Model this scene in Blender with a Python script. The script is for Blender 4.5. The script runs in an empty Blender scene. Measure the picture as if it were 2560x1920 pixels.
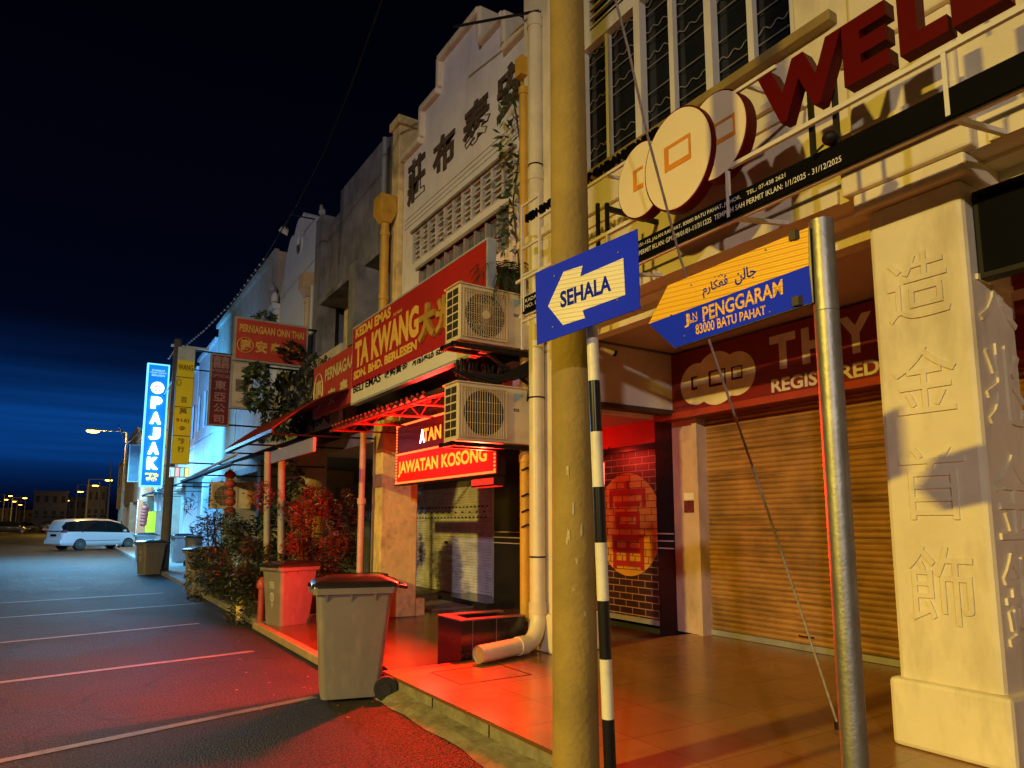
import bpy, bmesh, math, random
from mathutils import Vector, Matrix
SC = bpy.context.scene
COL = SC.collection
R = math.radians
random.seed(7)

# ---------------------------------------------------------------- camera
F_PX, CX, PY0, H = 1500., 1106., 933., 1.6          # measured on a 2212 px wide view of the photograph
TILT = math.atan(.131); YAW = R(32.48)
cam = bpy.data.cameras.new('camera'); cam.sensor_width = 36; cam.lens = F_PX / 2212 * 36
cam.shift_y = (PY0 - 829.5) / 2212; cam.clip_end = 3000; cam.clip_start = .05
co = bpy.data.objects.new('camera', cam); COL.objects.link(co)
_f = Vector((math.sin(YAW)*math.cos(TILT), math.cos(YAW)*math.cos(TILT), math.sin(TILT)))
_r = Vector((math.cos(YAW), -math.sin(YAW), 0)); _u = _r.cross(_f)
co.matrix_world = Matrix(((_r.x, _u.x, -_f.x, 0), (_r.y, _u.y, -_f.y, 0), (_r.z, _u.z, -_f.z, H), (0, 0, 0, 1)))
SC.camera = co
SC.view_settings.view_transform = 'Standard'; SC.view_settings.look = 'None'
SC.view_settings.exposure = 0.2; SC.view_settings.gamma = 1
try:
    SC.cycles.use_denoising = True
    SC.cycles.sample_clamp_indirect = 4; SC.cycles.sample_clamp_direct = 0
    SC.cycles.max_bounces = 6
except Exception: pass

# ---------------------------------------------------------------- night sky
W = bpy.data.worlds.new('World'); SC.world = W; W.use_nodes = True
nt = W.node_tree; bg = nt.nodes['Background']
def wn(t, **k):
    n = nt.nodes.new(t)
    for a, b in k.items(): setattr(n, a, b)
    return n
def lk(a, b): nt.links.new(a, b)
tc = wn('ShaderNodeTexCoord'); sx = wn('ShaderNodeSeparateXYZ'); lk(tc.outputs['Generated'], sx.inputs[0])
ramp = wn('ShaderNodeValToRGB'); lk(sx.outputs['Z'], ramp.inputs[0])
e = ramp.color_ramp.elements
e[0].position = 0.0; e[0].color = (.0004, .0008, .006, 1)
e[1].position = .62; e[1].color = (.0003, .0006, .0022, 1)
for p, c in ((.035, (.0005, .001, .007, 1)), (.075, (.0005, .004, .034, 1)), (.14, (.0005, .0034, .026, 1)), (.24, (.0006, .0018, .009, 1)), (.38, (.0004, .001, .005, 1))):
    q = e.new(p); q.color = c
# thin low bands that paint the sign's glare streaks into the sky
mp = wn('ShaderNodeMapping'); mp.inputs['Scale'].default_value = (1.3, 1.3, 34)
lk(tc.outputs['Generated'], mp.inputs[0])
nz = wn('ShaderNodeTexNoise'); nz.inputs['Scale'].default_value = 1.6; nz.inputs['Detail'].default_value = 3; lk(mp.outputs[0], nz.inputs[0])
cr = wn('ShaderNodeValToRGB'); lk(nz.outputs['Fac'], cr.inputs[0])
cr.color_ramp.elements[0].position = .4; cr.color_ramp.elements[1].position = .72
cr.color_ramp.elements[0].color = (.85, .85, .85, 1); cr.color_ramp.elements[1].color = (1.4, 1.4, 1.4, 1)
mask = wn('ShaderNodeMapRange'); lk(sx.outputs['Z'], mask.inputs[0])
mask.inputs['From Min'].default_value = .30; mask.inputs['From Max'].default_value = .16
mx = wn('ShaderNodeMix', data_type='RGBA'); lk(mask.outputs[0], mx.inputs['Factor'])
mx.inputs['A'].default_value = (1, 1, 1, 1); lk(cr.outputs[0], mx.inputs['B'])
mu = wn('ShaderNodeMix', data_type='RGBA', blend_type='MULTIPLY'); mu.inputs['Factor'].default_value = 1
lk(ramp.outputs[0], mu.inputs['A']); lk(mx.outputs['Result'], mu.inputs['B'])
sky = wn('ShaderNodeTexSky'); sky.sky_type = 'NISHITA'; sky.sun_disc = False; sky.sun_elevation = R(-4); sky.sun_rotation = R(200)
ad = wn('ShaderNodeMix', data_type='RGBA', blend_type='ADD'); ad.inputs['Factor'].default_value = .0008
lk(mu.outputs['Result'], ad.inputs['A']); lk(sky.outputs[0], ad.inputs['B'])
# halo of the blue sign painted into the low sky, strongest down the street
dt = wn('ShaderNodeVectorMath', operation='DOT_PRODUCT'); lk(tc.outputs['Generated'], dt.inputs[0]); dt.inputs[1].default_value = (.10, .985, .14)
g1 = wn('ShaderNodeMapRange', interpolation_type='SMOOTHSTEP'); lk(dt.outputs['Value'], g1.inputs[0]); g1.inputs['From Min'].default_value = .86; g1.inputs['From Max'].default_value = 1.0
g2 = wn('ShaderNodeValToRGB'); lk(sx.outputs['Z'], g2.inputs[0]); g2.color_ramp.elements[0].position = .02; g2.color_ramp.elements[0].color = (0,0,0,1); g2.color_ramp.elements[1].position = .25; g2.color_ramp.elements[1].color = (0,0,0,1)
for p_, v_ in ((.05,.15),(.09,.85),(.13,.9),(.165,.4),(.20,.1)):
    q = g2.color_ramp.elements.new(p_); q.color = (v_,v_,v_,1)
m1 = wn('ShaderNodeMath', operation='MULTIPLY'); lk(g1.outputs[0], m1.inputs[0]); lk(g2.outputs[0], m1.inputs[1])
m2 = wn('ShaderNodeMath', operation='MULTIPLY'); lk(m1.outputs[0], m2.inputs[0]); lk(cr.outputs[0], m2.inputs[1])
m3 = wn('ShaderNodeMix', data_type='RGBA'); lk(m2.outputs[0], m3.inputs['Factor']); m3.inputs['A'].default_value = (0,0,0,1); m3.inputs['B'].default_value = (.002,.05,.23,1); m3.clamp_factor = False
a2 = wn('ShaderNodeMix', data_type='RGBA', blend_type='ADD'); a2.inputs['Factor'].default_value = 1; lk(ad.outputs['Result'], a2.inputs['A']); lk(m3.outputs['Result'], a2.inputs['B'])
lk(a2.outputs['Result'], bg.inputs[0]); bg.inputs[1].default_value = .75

# ---------------------------------------------------------------- street lamp and fill light behind the camera
def lamp(name, kind, loc, color, power, radius=.2, to=None, spot=None, size=None, size_y=None):
    l = bpy.data.lights.new(name, kind); l.energy = power; l.color = color
    if kind in ('POINT', 'SPOT'): l.shadow_soft_size = radius
    if kind == 'SPOT': l.spot_size = spot; l.spot_blend = .6
    if kind == 'AREA':
        l.shape = 'RECTANGLE'; l.size = size; l.size_y = size_y
    o = bpy.data.objects.new(name, l); COL.objects.link(o); o.location = loc
    if to is not None:
        o.rotation_euler = (Vector(to) - Vector(loc)).to_track_quat('-Z', 'Z').to_euler()
    return o
SODIUM = (1, .69, .075)
lamp('sodium_street_light', 'AREA', (-17, 2.2, 8.5), SODIUM, 11000, to=(-17, 2.2, 0), size=.8, size_y=.8)      # luminaire facing down: walls above its level stay dim
lamp('whitish_fill_light', 'POINT', (-16, -16, 8.5), (1, .84, .80), 7600, .3)  # added off-view fill that lifts the shadows and upper walls

# ---------------------------------------------------------------- measuring: a ray through a photo point meets a real plane
def ray(px, py): return _f + _r*((px-CX)/F_PX) - _u*((py-PY0)/F_PX)
O = Vector((0, 0, H))
def G(px, py, z=0.): d = ray(px, py); return O + d*((z-H)/d.z)
def PX(px, py, x): d = ray(px, py); return O + d*(x/d.x)
def PYp(px, py, y): d = ray(px, py); return O + d*(y/d.y)
def PD(px, py, D):   # at forward distance D
    d = ray(px, py); return O + d*D
def crop(ox, oy, s): return lambda x, y: ((ox+x/s)*.8641, (oy+y/s)*.8641)
c1, c2, c3, c4, c5, c6, c7, c8 = crop(1800,0,2.37), crop(320,760,3.318), crop(540,400,2.765), crop(840,0,2.37), crop(840,600,2.764), crop(560,1100,2.37), crop(960,950,2.37), crop(1300,0,2.37)
cs = crop(1280,500,2.698); cl = crop(0,800,2.37)

# ---------------------------------------------------------------- materials
def _n(m, t, **k):
    n = m.node_tree.nodes.new(t)
    for a, b in k.items(): setattr(n, a, b)
    return n
_M = {}
def mat(name, col, rough=.6, metal=0, var=.25, scale=3., stain=None, stain_amt=.5, stain_scale=(2, 2, 2), bump=0., bump_scale=40., coat=0., spec=.5, rvar=.0):
    if name in _M: return _M[name]
    m = bpy.data.materials.new(name); m.use_nodes = True; T = m.node_tree
    b = T.nodes['Principled BSDF']; L = T.links.new
    tcn = _n(m, 'ShaderNodeTexCoord')
    n1 = _n(m, 'ShaderNodeTexNoise'); n1.inputs['Scale'].default_value = scale; n1.inputs['Detail'].default_value = 6; n1.inputs['Roughness'].default_value = .6
    L(tcn.outputs['Object'], n1.inputs[0])
    mr = _n(m, 'ShaderNodeMapRange'); mr.inputs['From Min'].default_value = .3; mr.inputs['From Max'].default_value = .7
    mr.inputs['To Min'].default_value = 1-var; mr.inputs['To Max'].default_value = 1+var*.5
    L(n1.outputs['Fac'], mr.inputs[0])
    mm = _n(m, 'ShaderNodeMix', data_type='RGBA', blend_type='MULTIPLY'); mm.inputs['Factor'].default_value = 1
    mm.inputs['A'].default_value = (*col, 1); L(mr.outputs[0], mm.inputs['B'])
    out = mm.outputs['Result']
    if stain:
        mp_ = _n(m, 'ShaderNodeMapping'); mp_.inputs['Scale'].default_value = stain_scale; L(tcn.outputs['Object'], mp_.inputs[0])
        n2 = _n(m, 'ShaderNodeTexNoise'); n2.inputs['Scale'].default_value = 1; n2.inputs['Detail'].default_value = 8; n2.inputs['Roughness'].default_value = .65; L(mp_.outputs[0], n2.inputs[0])
        r2 = _n(m, 'ShaderNodeMapRange'); r2.inputs['From Min'].default_value = .52; r2.inputs['From Max'].default_value = .72; r2.inputs['To Max'].default_value = stain_amt
        L(n2.outputs['Fac'], r2.inputs[0])
        m2 = _n(m, 'ShaderNodeMix', data_type='RGBA'); L(r2.outputs[0], m2.inputs['Factor']); L(out, m2.inputs['A']); m2.inputs['B'].default_value = (*stain, 1)
        out = m2.outputs['Result']
    L(out, b.inputs['Base Color'])
    b.inputs['Metallic'].default_value = metal; b.inputs['Roughness'].default_value = rough
    b.inputs['Specular IOR Level'].default_value = spec
    if coat: b.inputs['Coat Weight'].default_value = coat; b.inputs['Coat Roughness'].default_value = .12
    if rvar:
        r3 = _n(m, 'ShaderNodeMapRange'); r3.inputs['To Min'].default_value = max(.02, rough-rvar); r3.inputs['To Max'].default_value = min(1, rough+rvar); L(n1.outputs['Fac'], r3.inputs[0]); L(r3.outputs[0], b.inputs['Roughness'])
    if bump:
        n4 = _n(m, 'ShaderNodeTexNoise'); n4.inputs['Scale'].default_value = bump_scale; n4.inputs['Detail'].default_value = 5; L(tcn.outputs['Object'], n4.inputs[0])
        bp = _n(m, 'ShaderNodeBump'); bp.inputs['Strength'].default_value = bump; bp.inputs['Distance'].default_value = .02; L(n4.outputs['Fac'], bp.inputs['Height']); L(bp.outputs[0], b.inputs['Normal'])
    _M[name] = m; return m
def emit(name, col, s, dots=None, back=(0, 0, 0)):
    if name in _M: return _M[name]
    m = bpy.data.materials.new(name); m.use_nodes = True; b = m.node_tree.nodes['Principled BSDF']
    b.inputs['Base Color'].default_value = (*[min(1, c*.6) for c in col], 1)
    b.inputs['Emission Color'].default_value = (*col, 1); b.inputs['Emission Strength'].default_value = s
    if dots:      # an LED matrix: bright diodes on a fine pitch
        tcn = _n(m, 'ShaderNodeTexCoord'); v = _n(m, 'ShaderNodeTexVoronoi'); v.inputs['Scale'].default_value = dots; v.inputs['Randomness'].default_value = .25
        m.node_tree.links.new(tcn.outputs['Object'], v.inputs[0])
        r = _n(m, 'ShaderNodeMapRange'); r.inputs['From Min'].default_value = .0; r.inputs['From Max'].default_value = .55; r.inputs['To Min'].default_value = s*1.7; r.inputs['To Max'].default_value = s*.25
        m.node_tree.links.new(v.outputs['Distance'], r.inputs[0]); m.node_tree.links.new(r.outputs[0], b.inputs['Emission Strength'])
    _M[name] = m; return m

# ---------------------------------------------------------------- mesh builder
class MB:
    def __init__(s): s.v = []; s.f = []; s.m = []; s.sm = []
    def add(s, vs, fs, mi=0, sm=False):
        n = len(s.v); s.v += [Vector(p) for p in vs]
        for f in fs: s.f.append([n+i for i in f]); s.m.append(mi); s.sm.append(sm)
        return s
    def box(s, x0, x1, y0, y1, z0, z1, mi=0):
        x0, x1 = min(x0, x1), max(x0, x1); y0, y1 = min(y0, y1), max(y0, y1); z0, z1 = min(z0, z1), max(z0, z1)
        return s.add([(x0,y0,z0),(x1,y0,z0),(x1,y1,z0),(x0,y1,z0),(x0,y0,z1),(x1,y0,z1),(x1,y1,z1),(x0,y1,z1)],
              [(0,3,2,1),(4,5,6,7),(0,1,5,4),(1,2,6,5),(2,3,7,6),(3,0,4,7)], mi)
    def hexa(s, a, b, mi=0):   # two quads (4 points each)
        return s.add(list(a)+list(b), [(3,2,1,0),(4,5,6,7),(0,1,5,4),(1,2,6,5),(2,3,7,6),(3,0,4,7)], mi)
    def beam(s, p, q, w, h=None, mi=0):
        p, q = Vector(p), Vector(q); h = h or w; d = (q-p).normalized()
        a = d.cross(Vector((0,0,1)));
        if a.length < .01: a = Vector((1,0,0))
        a.normalize(); b = a.cross(d); a *= w/2; b *= h/2
        return s.hexa([p-a-b, p+a-b, p+a+b, p-a+b], [q-a-b, q+a-b, q+a+b, q-a+b], mi)
    def tube(s, pts, r, n=12, mi=0, cap=True, sm=True):
        pts = [Vector(p) for p in pts]; rs = r if isinstance(r, (list, tuple)) else [r]*len(pts)
        rings = []; prev = None
        for i, p in enumerate(pts):
            d = (pts[min(i+1, len(pts)-1)] - pts[max(i-1, 0)]).normalized()
            if prev is None:
                a = d.cross(Vector((0,0,1)))
                if a.length < .05: a = d.cross(Vector((1,0,0)))
            else: a = prev - d*prev.dot(d)
            a.normalize(); prev = a; b = d.cross(a)
            rings.append([p + (a*math.cos(t)+b*math.sin(t))*rs[i] for t in [2*math.pi*k/n for k in range(n)]])
        vs = [q for g in rings for q in g]; fs = []
        for i in range(len(pts)-1):
            for k in range(n):
                fs.append((i*n+k, i*n+(k+1) % n, (i+1)*n+(k+1) % n, (i+1)*n+k))
        s.add(vs, fs, mi, sm)
        if cap:
            s.add(rings[0], [tuple(range(n))[::-1]], mi); s.add(rings[-1], [tuple(range(n))], mi)
        return s
    def prism(s, poly, fn, d0, d1, mi=0):   # poly in (u,v), fn(u,v,w)->point
        n = len(poly); A = [fn(u, v, d0) for u, v in poly]; B = [fn(u, v, d1) for u, v in poly]
        return s.add(A+B, [tuple(range(n))[::-1], tuple(range(n, 2*n))]+[(i, (i+1) % n, n+(i+1) % n, n+i) for i in range(n)], mi)
    def prof(s, prof, y0, y1, mi=0, sm=False):   # open profile of (x,z), swept along y
        n = len(prof); vs = [(x, y0, z) for x, z in prof]+[(x, y1, z) for x, z in prof]
        return s.add(vs, [(i, i+1, n+i+1, n+i) for i in range(n-1)], mi, sm)
    def sphere(s, c, r, nu=12, nv=8, mi=0, sq=(1,1,1)):
        vs = []; c = Vector(c)
        for i in range(nv+1):
            t = math.pi*i/nv
            for k in range(nu):
                p = 2*math.pi*k/nu; vs.append(c+Vector((math.sin(t)*math.cos(p)*sq[0], math.sin(t)*math.sin(p)*sq[1], math.cos(t)*sq[2]))*r)
        return s.add(vs, [(i*nu+k, (i+1)*nu+k, (i+1)*nu+(k+1) % nu, i*nu+(k+1) % nu) for i in range(nv) for k in range(nu)], mi, True)
    def text(s, string, fn, bold=0., thick=0., mi=0, res=3, fit=True, sub=False):
        vs, fs = text_geo(string, bold, thick, res)
        return s.add([fn(*p) for p in vs], fs, mi)
    def build(s, name, m, parent=None, bevel=0, local=False, loc=None):
        me = bpy.data.meshes.new(name)
        off = Vector((0,0,0))
        if parent is None and not local:
            if loc is None:
                xs = [v.x for v in s.v]; ys = [v.y for v in s.v]; zs = [v.z for v in s.v]
                off = Vector(((min(xs)+max(xs))/2, (min(ys)+max(ys))/2, min(zs)))
            else: off = Vector(loc)
        elif parent is not None and not local:
            p = parent
            while p is not None: off = off + p.location; p = p.parent
        me.from_pydata([v-off for v in s.v], [], s.f)
        for mm in (m if isinstance(m, (list, tuple)) else [m]): me.materials.append(mm)
        me.polygons.foreach_set('material_index', s.m); me.polygons.foreach_set('use_smooth', s.sm)
        me.validate(); me.update()
        o = bpy.data.objects.new(name, me); COL.objects.link(o)
        if parent is None: o.location = off
        else: o.parent = parent
        if bevel:
            b = o.modifiers.new('bevel', 'BEVEL'); b.width = bevel; b.segments = 2; b.limit_method = 'ANGLE'
        return o
_TG = {}
def text_geo(string, bold, thick, res):
    k = (string, bold, thick, res)
    if k in _TG: return _TG[k]
    c = bpy.data.curves.new('t', 'FONT'); c.body = string; c.offset = bold; c.extrude = .5 if thick else 0; c.resolution_u = res
    o = bpy.data.objects.new('t', c); COL.objects.link(o)
    bpy.context.view_layer.update()
    dg = bpy.context.evaluated_depsgraph_get(); me = bpy.data.meshes.new_from_object(o.evaluated_get(dg))
    xs = [v.co.x for v in me.vertices]; ys = [v.co.y for v in me.vertices]
    x0, x1, y0, y1 = min(xs), max(xs), min(ys), max(ys)
    vs = [((v.co.x-x0)/(x1-x0), (v.co.y-y0)/(y1-y0), (v.co.z+.5)*thick if thick else 0.) for v in me.vertices]
    fs = [tuple(p.vertices) for p in me.polygons]
    bpy.data.objects.remove(o); bpy.data.curves.remove(c); bpy.data.meshes.remove(me)
    _TG[k] = (vs, fs); return _TG[k]
def FX(x, yl, yr, z0, z1, off=.004, slant=0):      # faces -X; u runs from yl to yr
    return lambda u, v, w=0.: Vector((x-off-w, yl+(yr-yl)*(u+slant*v), z0+(z1-z0)*v))
def FY(y, x0, x1, z0, z1, off=.004, slant=0):      # faces -Y
    return lambda u, v, w=0.: Vector((x0+(x1-x0)*(u+slant*v), y-off-w, z0+(z1-z0)*v))
def FQ(tl, tr, br, bl):                    # any flat board; u,v in 0..1, w outwards
    tl, tr, br, bl = map(Vector, (tl, tr, br, bl)); n = ((tr-bl).cross(tl-br)).normalized()
    if n.dot(O-tl) < 0: n = -n
    return lambda u, v, w=0.: bl*(1-u)*(1-v)+br*u*(1-v)+tl*(1-u)*v+tr*u*v+n*w
def sub(fn, u0, u1, v0, v1, off=.004, slant=0): return lambda u, v, w=0.: fn(u0+(u1-u0)*(u+slant*v), v0+(v1-v0)*v, off+w)
def tag(o, label=None, cat=None, group=None, kind=None):
    if label: o['label'] = label
    if cat: o['category'] = cat
    if group: o['group'] = group
    if kind: o['kind'] = kind
    return o
def thing(name, label, cat, loc, rz=0., group=None):
    o = bpy.data.objects.new(name, None); COL.objects.link(o); o.location = loc; o.rotation_euler.z = rz; o.empty_display_size = .1
    return tag(o, label, cat, group)
def copy_tree(o, parent=None):
    c = o.copy(); COL.objects.link(c)
    if parent is not None: c.parent = parent
    for ch in [x for x in o.children]: copy_tree(ch, c)
    return c
def struct(name, mb, m, **k):
    o = mb.build(name, m, **k); o['kind'] = 'structure'; return o
def leaves(mb, c, rad, n, size, drop=.3, rnd=random, shell=.5, mi=0, narrow=.35):
    c = Vector(c)
    for _ in range(n):
        while True:
            d = Vector((rnd.uniform(-1,1), rnd.uniform(-1,1), rnd.uniform(-1,1)))
            if .05 < d.length <= 1: break
        d = d.normalized()*(d.length**shell)
        p = c+Vector((d.x*rad[0], d.y*rad[1], d.z*rad[2]))
        a = Vector((rnd.gauss(0,1)+d.x, rnd.gauss(0,1)+d.y, rnd.gauss(0,.6)-drop)).normalized()
        b = a.cross(Vector((rnd.gauss(0,1), rnd.gauss(0,1), rnd.gauss(0,1)))).normalized()
        L_ = size*rnd.uniform(.6, 1.3); w = L_*narrow
        mb.add([p-a*L_/2, p+b*w/2, p+a*L_/2, p-b*w/2], [(0,1,2,3)], mi if not callable(mi) else mi())
# ---------------------------------------------------------------- materials in use
cream = mat('cream_plaster', (.74,.66,.47), .65, var=.12, stain=(.34,.26,.13), stain_amt=.35, stain_scale=(1.2,1.2,.5), bump=.25, bump_scale=9)
cream_clean = mat('cream_masonry_paint', (.74,.66,.45), .6, var=.12, scale=2, stain=(.38,.31,.18), stain_amt=.55, stain_scale=(3,3,.9), bump=.2, bump_scale=12)
white_pl = mat('white_plaster', (.74,.72,.74), .7, var=.12, stain=(.30,.27,.24), stain_amt=.4, stain_scale=(1,1.1,.35), bump=.15, bump_scale=14)
old_pl = mat('weathered_yellow_plaster', (.76,.60,.26), .8, var=.25, stain=(.20,.14,.07), stain_amt=.85, stain_scale=(2.4,2.4,1.6), bump=.5, bump_scale=12)
grey_pl = mat('blackened_grey_plaster', (.20,.20,.23), .85, var=.5, scale=1.5, stain=(.03,.031,.036), stain_amt=1.0, stain_scale=(2.2,2.2,.45), bump=.4, bump_scale=10)
bluewhite_pl = mat('limewashed_plaster', (.60,.64,.70), .7, var=.08, stain=(.4,.42,.45), stain_amt=.3, stain_scale=(1,1,.3), bump=.1)
tan_pl = mat('tan_plaster', (.42,.37,.30), .75, var=.2, stain=(.18,.15,.12), stain_amt=.5, stain_scale=(1,1,.3), bump=.2)
yellow_p = mat('yellow_paint', (.62,.36,.035), .5, var=.2, stain=(.25,.13,.03), stain_amt=.5, stain_scale=(3,3,2))
pvc = mat('cream_pvc', (.72,.64,.42), .38, var=.1, scale=5, stain=(.4,.31,.16), stain_amt=.4, stain_scale=(4,4,1.5))
glass_d = mat('dark_glass', (.012,.014,.016), .12, var=.3, spec=.6)
glass_g = mat('greyish_glass', (.13,.15,.17), .25, var=.5, scale=6)
white_m = mat('white_metal', (.72,.68,.58), .4, var=.12)
black_m = mat('black_metal', (.010,.009,.009), .55, var=.3, spec=.25)
dark_void = mat('dark_interior', (.02,.018,.016), .8)
maroon = mat('maroon_acrylic', (.095,.002,.003), .45, var=.1, spec=.08)
red_sign = mat('red_vinyl', (.42,.022,.016), .4, var=.15, scale=1.2, stain=(.3,.03,.02), stain_amt=.4)
signwhite = mat('white_vinyl', (.74,.72,.66), .4, var=.06)
gold_v = mat('gold_vinyl', (.80,.50,.10), .4, var=.1)
blk_v = mat('black_vinyl', (.004,.004,.005), .6, spec=.04)
galv = mat('galvanised_steel', (.30,.30,.29), .48, metal=.85, var=.25, scale=9, stain=(.22,.21,.19), stain_amt=.5, stain_scale=(7,7,2), bump=.1, bump_scale=60)
concrete = mat('stained_concrete', (.30,.21,.05), .85, var=.3, scale=2.2, stain=(.17,.13,.06), stain_amt=.6, stain_scale=(5,5,.7), bump=.35, bump_scale=30)
mortar = mat('mossy_mortar', (.20,.18,.11), .9, var=.4, scale=6, stain=(.08,.08,.05), stain_amt=.8, stain_scale=(5,5,5), bump=.9, bump_scale=14)
plastic_g = mat('grey_bin_plastic', (.185,.165,.145), .45, var=.1, stain=(.30,.26,.20), stain_amt=.5, stain_scale=(6,6,3), bump=.06, bump_scale=80)
lid_p = mat('dark_lid_plastic', (.02,.014,.014), .25, var=.2)
rubber = mat('black_rubber', (.012,.012,.012), .7)
red_wall = mat('red_lit_wall', (.55,.02,.015), .5, var=.15)  # red porch light is put into this wall colour
blacktile = mat('black_granite_tile', (.018,.016,.016), .18, var=.3)
soil = mat('dark_soil', (.05,.035,.02), .95, var=.5)

def floor_tiles(name, col, joint, size, rough):
    m = mat(name, col, rough, var=.18, scale=1.5, stain=(col[0]*.45, col[1]*.45, col[2]*.5), stain_amt=.4, stain_scale=(.9,.9,.9), rvar=.1)
    T = m.node_tree; b = T.nodes['Principled BSDF']; L = T.links
    tcn = _n(m, 'ShaderNodeTexCoord'); br = _n(m, 'ShaderNodeTexBrick'); br.offset = 0
    br.inputs['Scale'].default_value = 1; br.inputs['Brick Width'].default_value = size; br.inputs['Row Height'].default_value = size
    br.inputs['Mortar Size'].default_value = .004; br.inputs['Mortar Smooth'].default_value = .3
    br.inputs['Color1'].default_value = (1,1,1,1); br.inputs['Color2'].default_value = (.84,.84,.84,1); br.inputs['Mortar'].default_value = (*joint, 1)
    L.new(tcn.outputs['Object'], br.inputs[0]); src = b.inputs['Base Color'].links[0].from_socket
    mm = _n(m, 'ShaderNodeMix', data_type='RGBA', blend_type='MULTIPLY'); mm.inputs['Factor'].default_value = 1
    L.new(src, mm.inputs['A']); L.new(br.outputs['Color'], mm.inputs['B']); L.new(mm.outputs['Result'], b.inputs['Base Color'])
    return m
tile_t = floor_tiles('terracotta_tiles', (.33,.165,.06), (.45,.42,.4), .6, .24)
tile_d = floor_tiles('dark_red_tiles', (.15,.055,.035), (.5,.5,.5), .3, .22)

# asphalt with coarse aggregate, worn smooth patches and glossy sparkles put into the colour as pale specks
asph = mat('asphalt', (.050,.043,.039), .68, var=.45, scale=.8, stain=(.032,.030,.030), stain_amt=.8, stain_scale=(.35,.9,.6), bump=0, rvar=.14, spec=.22)
T = asph.node_tree; b = T.nodes['Principled BSDF']
tcn = _n(asph, 'ShaderNodeTexCoord'); vo = _n(asph, 'ShaderNodeTexVoronoi'); vo.inputs['Scale'].default_value = 70; T.links.new(tcn.outputs['Object'], vo.inputs[0])
nn = _n(asph, 'ShaderNodeTexNoise'); nn.inputs['Scale'].default_value = 9; nn.inputs['Detail'].default_value = 8; T.links.new(tcn.outputs['Object'], nn.inputs[0])
av = _n(asph, 'ShaderNodeMath', operation='ADD'); T.links.new(vo.outputs['Distance'], av.inputs[0]); T.links.new(nn.outputs['Fac'], av.inputs[1])
bp = _n(asph, 'ShaderNodeBump'); bp.inputs['Strength'].default_value = 1.0; bp.inputs['Distance'].default_value = .03; T.links.new(av.outputs[0], bp.inputs['Height']); T.links.new(bp.outputs[0], b.inputs['Normal'])
v2 = _n(asph, 'ShaderNodeTexVoronoi'); v2.inputs['Scale'].default_value = 34; T.links.new(tcn.outputs['Object'], v2.inputs[0])
th = _n(asph, 'ShaderNodeMapRange'); th.inputs['From Min'].default_value = .10; th.inputs['From Max'].default_value = .06; T.links.new(v2.outputs['Distance'], th.inputs[0])
sp = _n(asph, 'ShaderNodeSeparateColor'); T.links.new(v2.outputs['Color'], sp.inputs[0])
gt = _n(asph, 'ShaderNodeMath', operation='GREATER_THAN'); gt.inputs[1].default_value = .86; T.links.new(sp.outputs[0], gt.inputs[0])
ml = _n(asph, 'ShaderNodeMath', operation='MULTIPLY'); T.links.new(th.outputs[0], ml.inputs[0]); T.links.new(gt.outputs[0], ml.inputs[1])
n5 = _n(asph, 'ShaderNodeTexNoise'); n5.inputs['Scale'].default_value = 55; n5.inputs['Detail'].default_value = 4; T.links.new(tcn.outputs['Object'], n5.inputs[0])
r5 = _n(asph, 'ShaderNodeMapRange'); r5.inputs['From Min'].default_value = .35; r5.inputs['From Max'].default_value = .65; r5.inputs['To Min'].default_value = .35; r5.inputs['To Max'].default_value = 1.9; T.links.new(n5.outputs['Fac'], r5.inputs[0])
s0 = b.inputs['Base Color'].links[0].from_socket; m5 = _n(asph, 'ShaderNodeMix', data_type='RGBA', blend_type='MULTIPLY'); m5.inputs['Factor'].default_value = 1; T.links.new(s0, m5.inputs['A']); T.links.new(r5.outputs[0], m5.inputs['B']); T.links.new(m5.outputs['Result'], b.inputs['Base Color'])
ws = _n(asph, 'ShaderNodeTexNoise'); ws.inputs['Scale'].default_value = 1.2; T.links.new(tcn.outputs['Object'], ws.inputs[0])
wm = _n(asph, 'ShaderNodeMix', data_type='RGBA', blend_type='LINEAR_LIGHT'); wm.inputs['Factor'].default_value = .35; T.links.new(tcn.outputs['Object'], wm.inputs['A']); T.links.new(ws.outputs['Color'], wm.inputs['B'])
v6 = _n(asph, 'ShaderNodeTexVoronoi', feature='DISTANCE_TO_EDGE'); v6.inputs['Scale'].default_value = .42; T.links.new(wm.outputs['Result'], v6.inputs[0])
r6 = _n(asph, 'ShaderNodeMapRange'); r6.inputs['From Min'].default_value = .004; r6.inputs['From Max'].default_value = .012; r6.inputs['To Min'].default_value = .25; T.links.new(v6.outputs['Distance'], r6.inputs[0])
s7 = b.inputs['Base Color'].links[0].from_socket; m7 = _n(asph, 'ShaderNodeMix', data_type='RGBA', blend_type='MULTIPLY'); m7.inputs['Factor'].default_value = .4; T.links.new(s7, m7.inputs['A']); T.links.new(r6.outputs[0], m7.inputs['B']); T.links.new(m7.outputs['Result'], b.inputs['Base Color'])
src = b.inputs['Base Color'].links[0].from_socket; mm = _n(asph, 'ShaderNodeMix', data_type='RGBA'); T.links.new(ml.outputs[0], mm.inputs['Factor']); T.links.new(src, mm.inputs['A']); mm.inputs['B'].default_value = (.6,.6,.62,1); T.links.new(mm.outputs['Result'], b.inputs['Base Color'])

def worn(name, col):      # road paint, abraded down to the asphalt
    m = mat(name, col, .6, var=.3, scale=4, stain=(.05,.044,.040), stain_amt=1.0, stain_scale=(14,14,14), bump=.4, bump_scale=70); return m
paint = worn('worn_white_road_paint', (.24,.22,.20))

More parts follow.
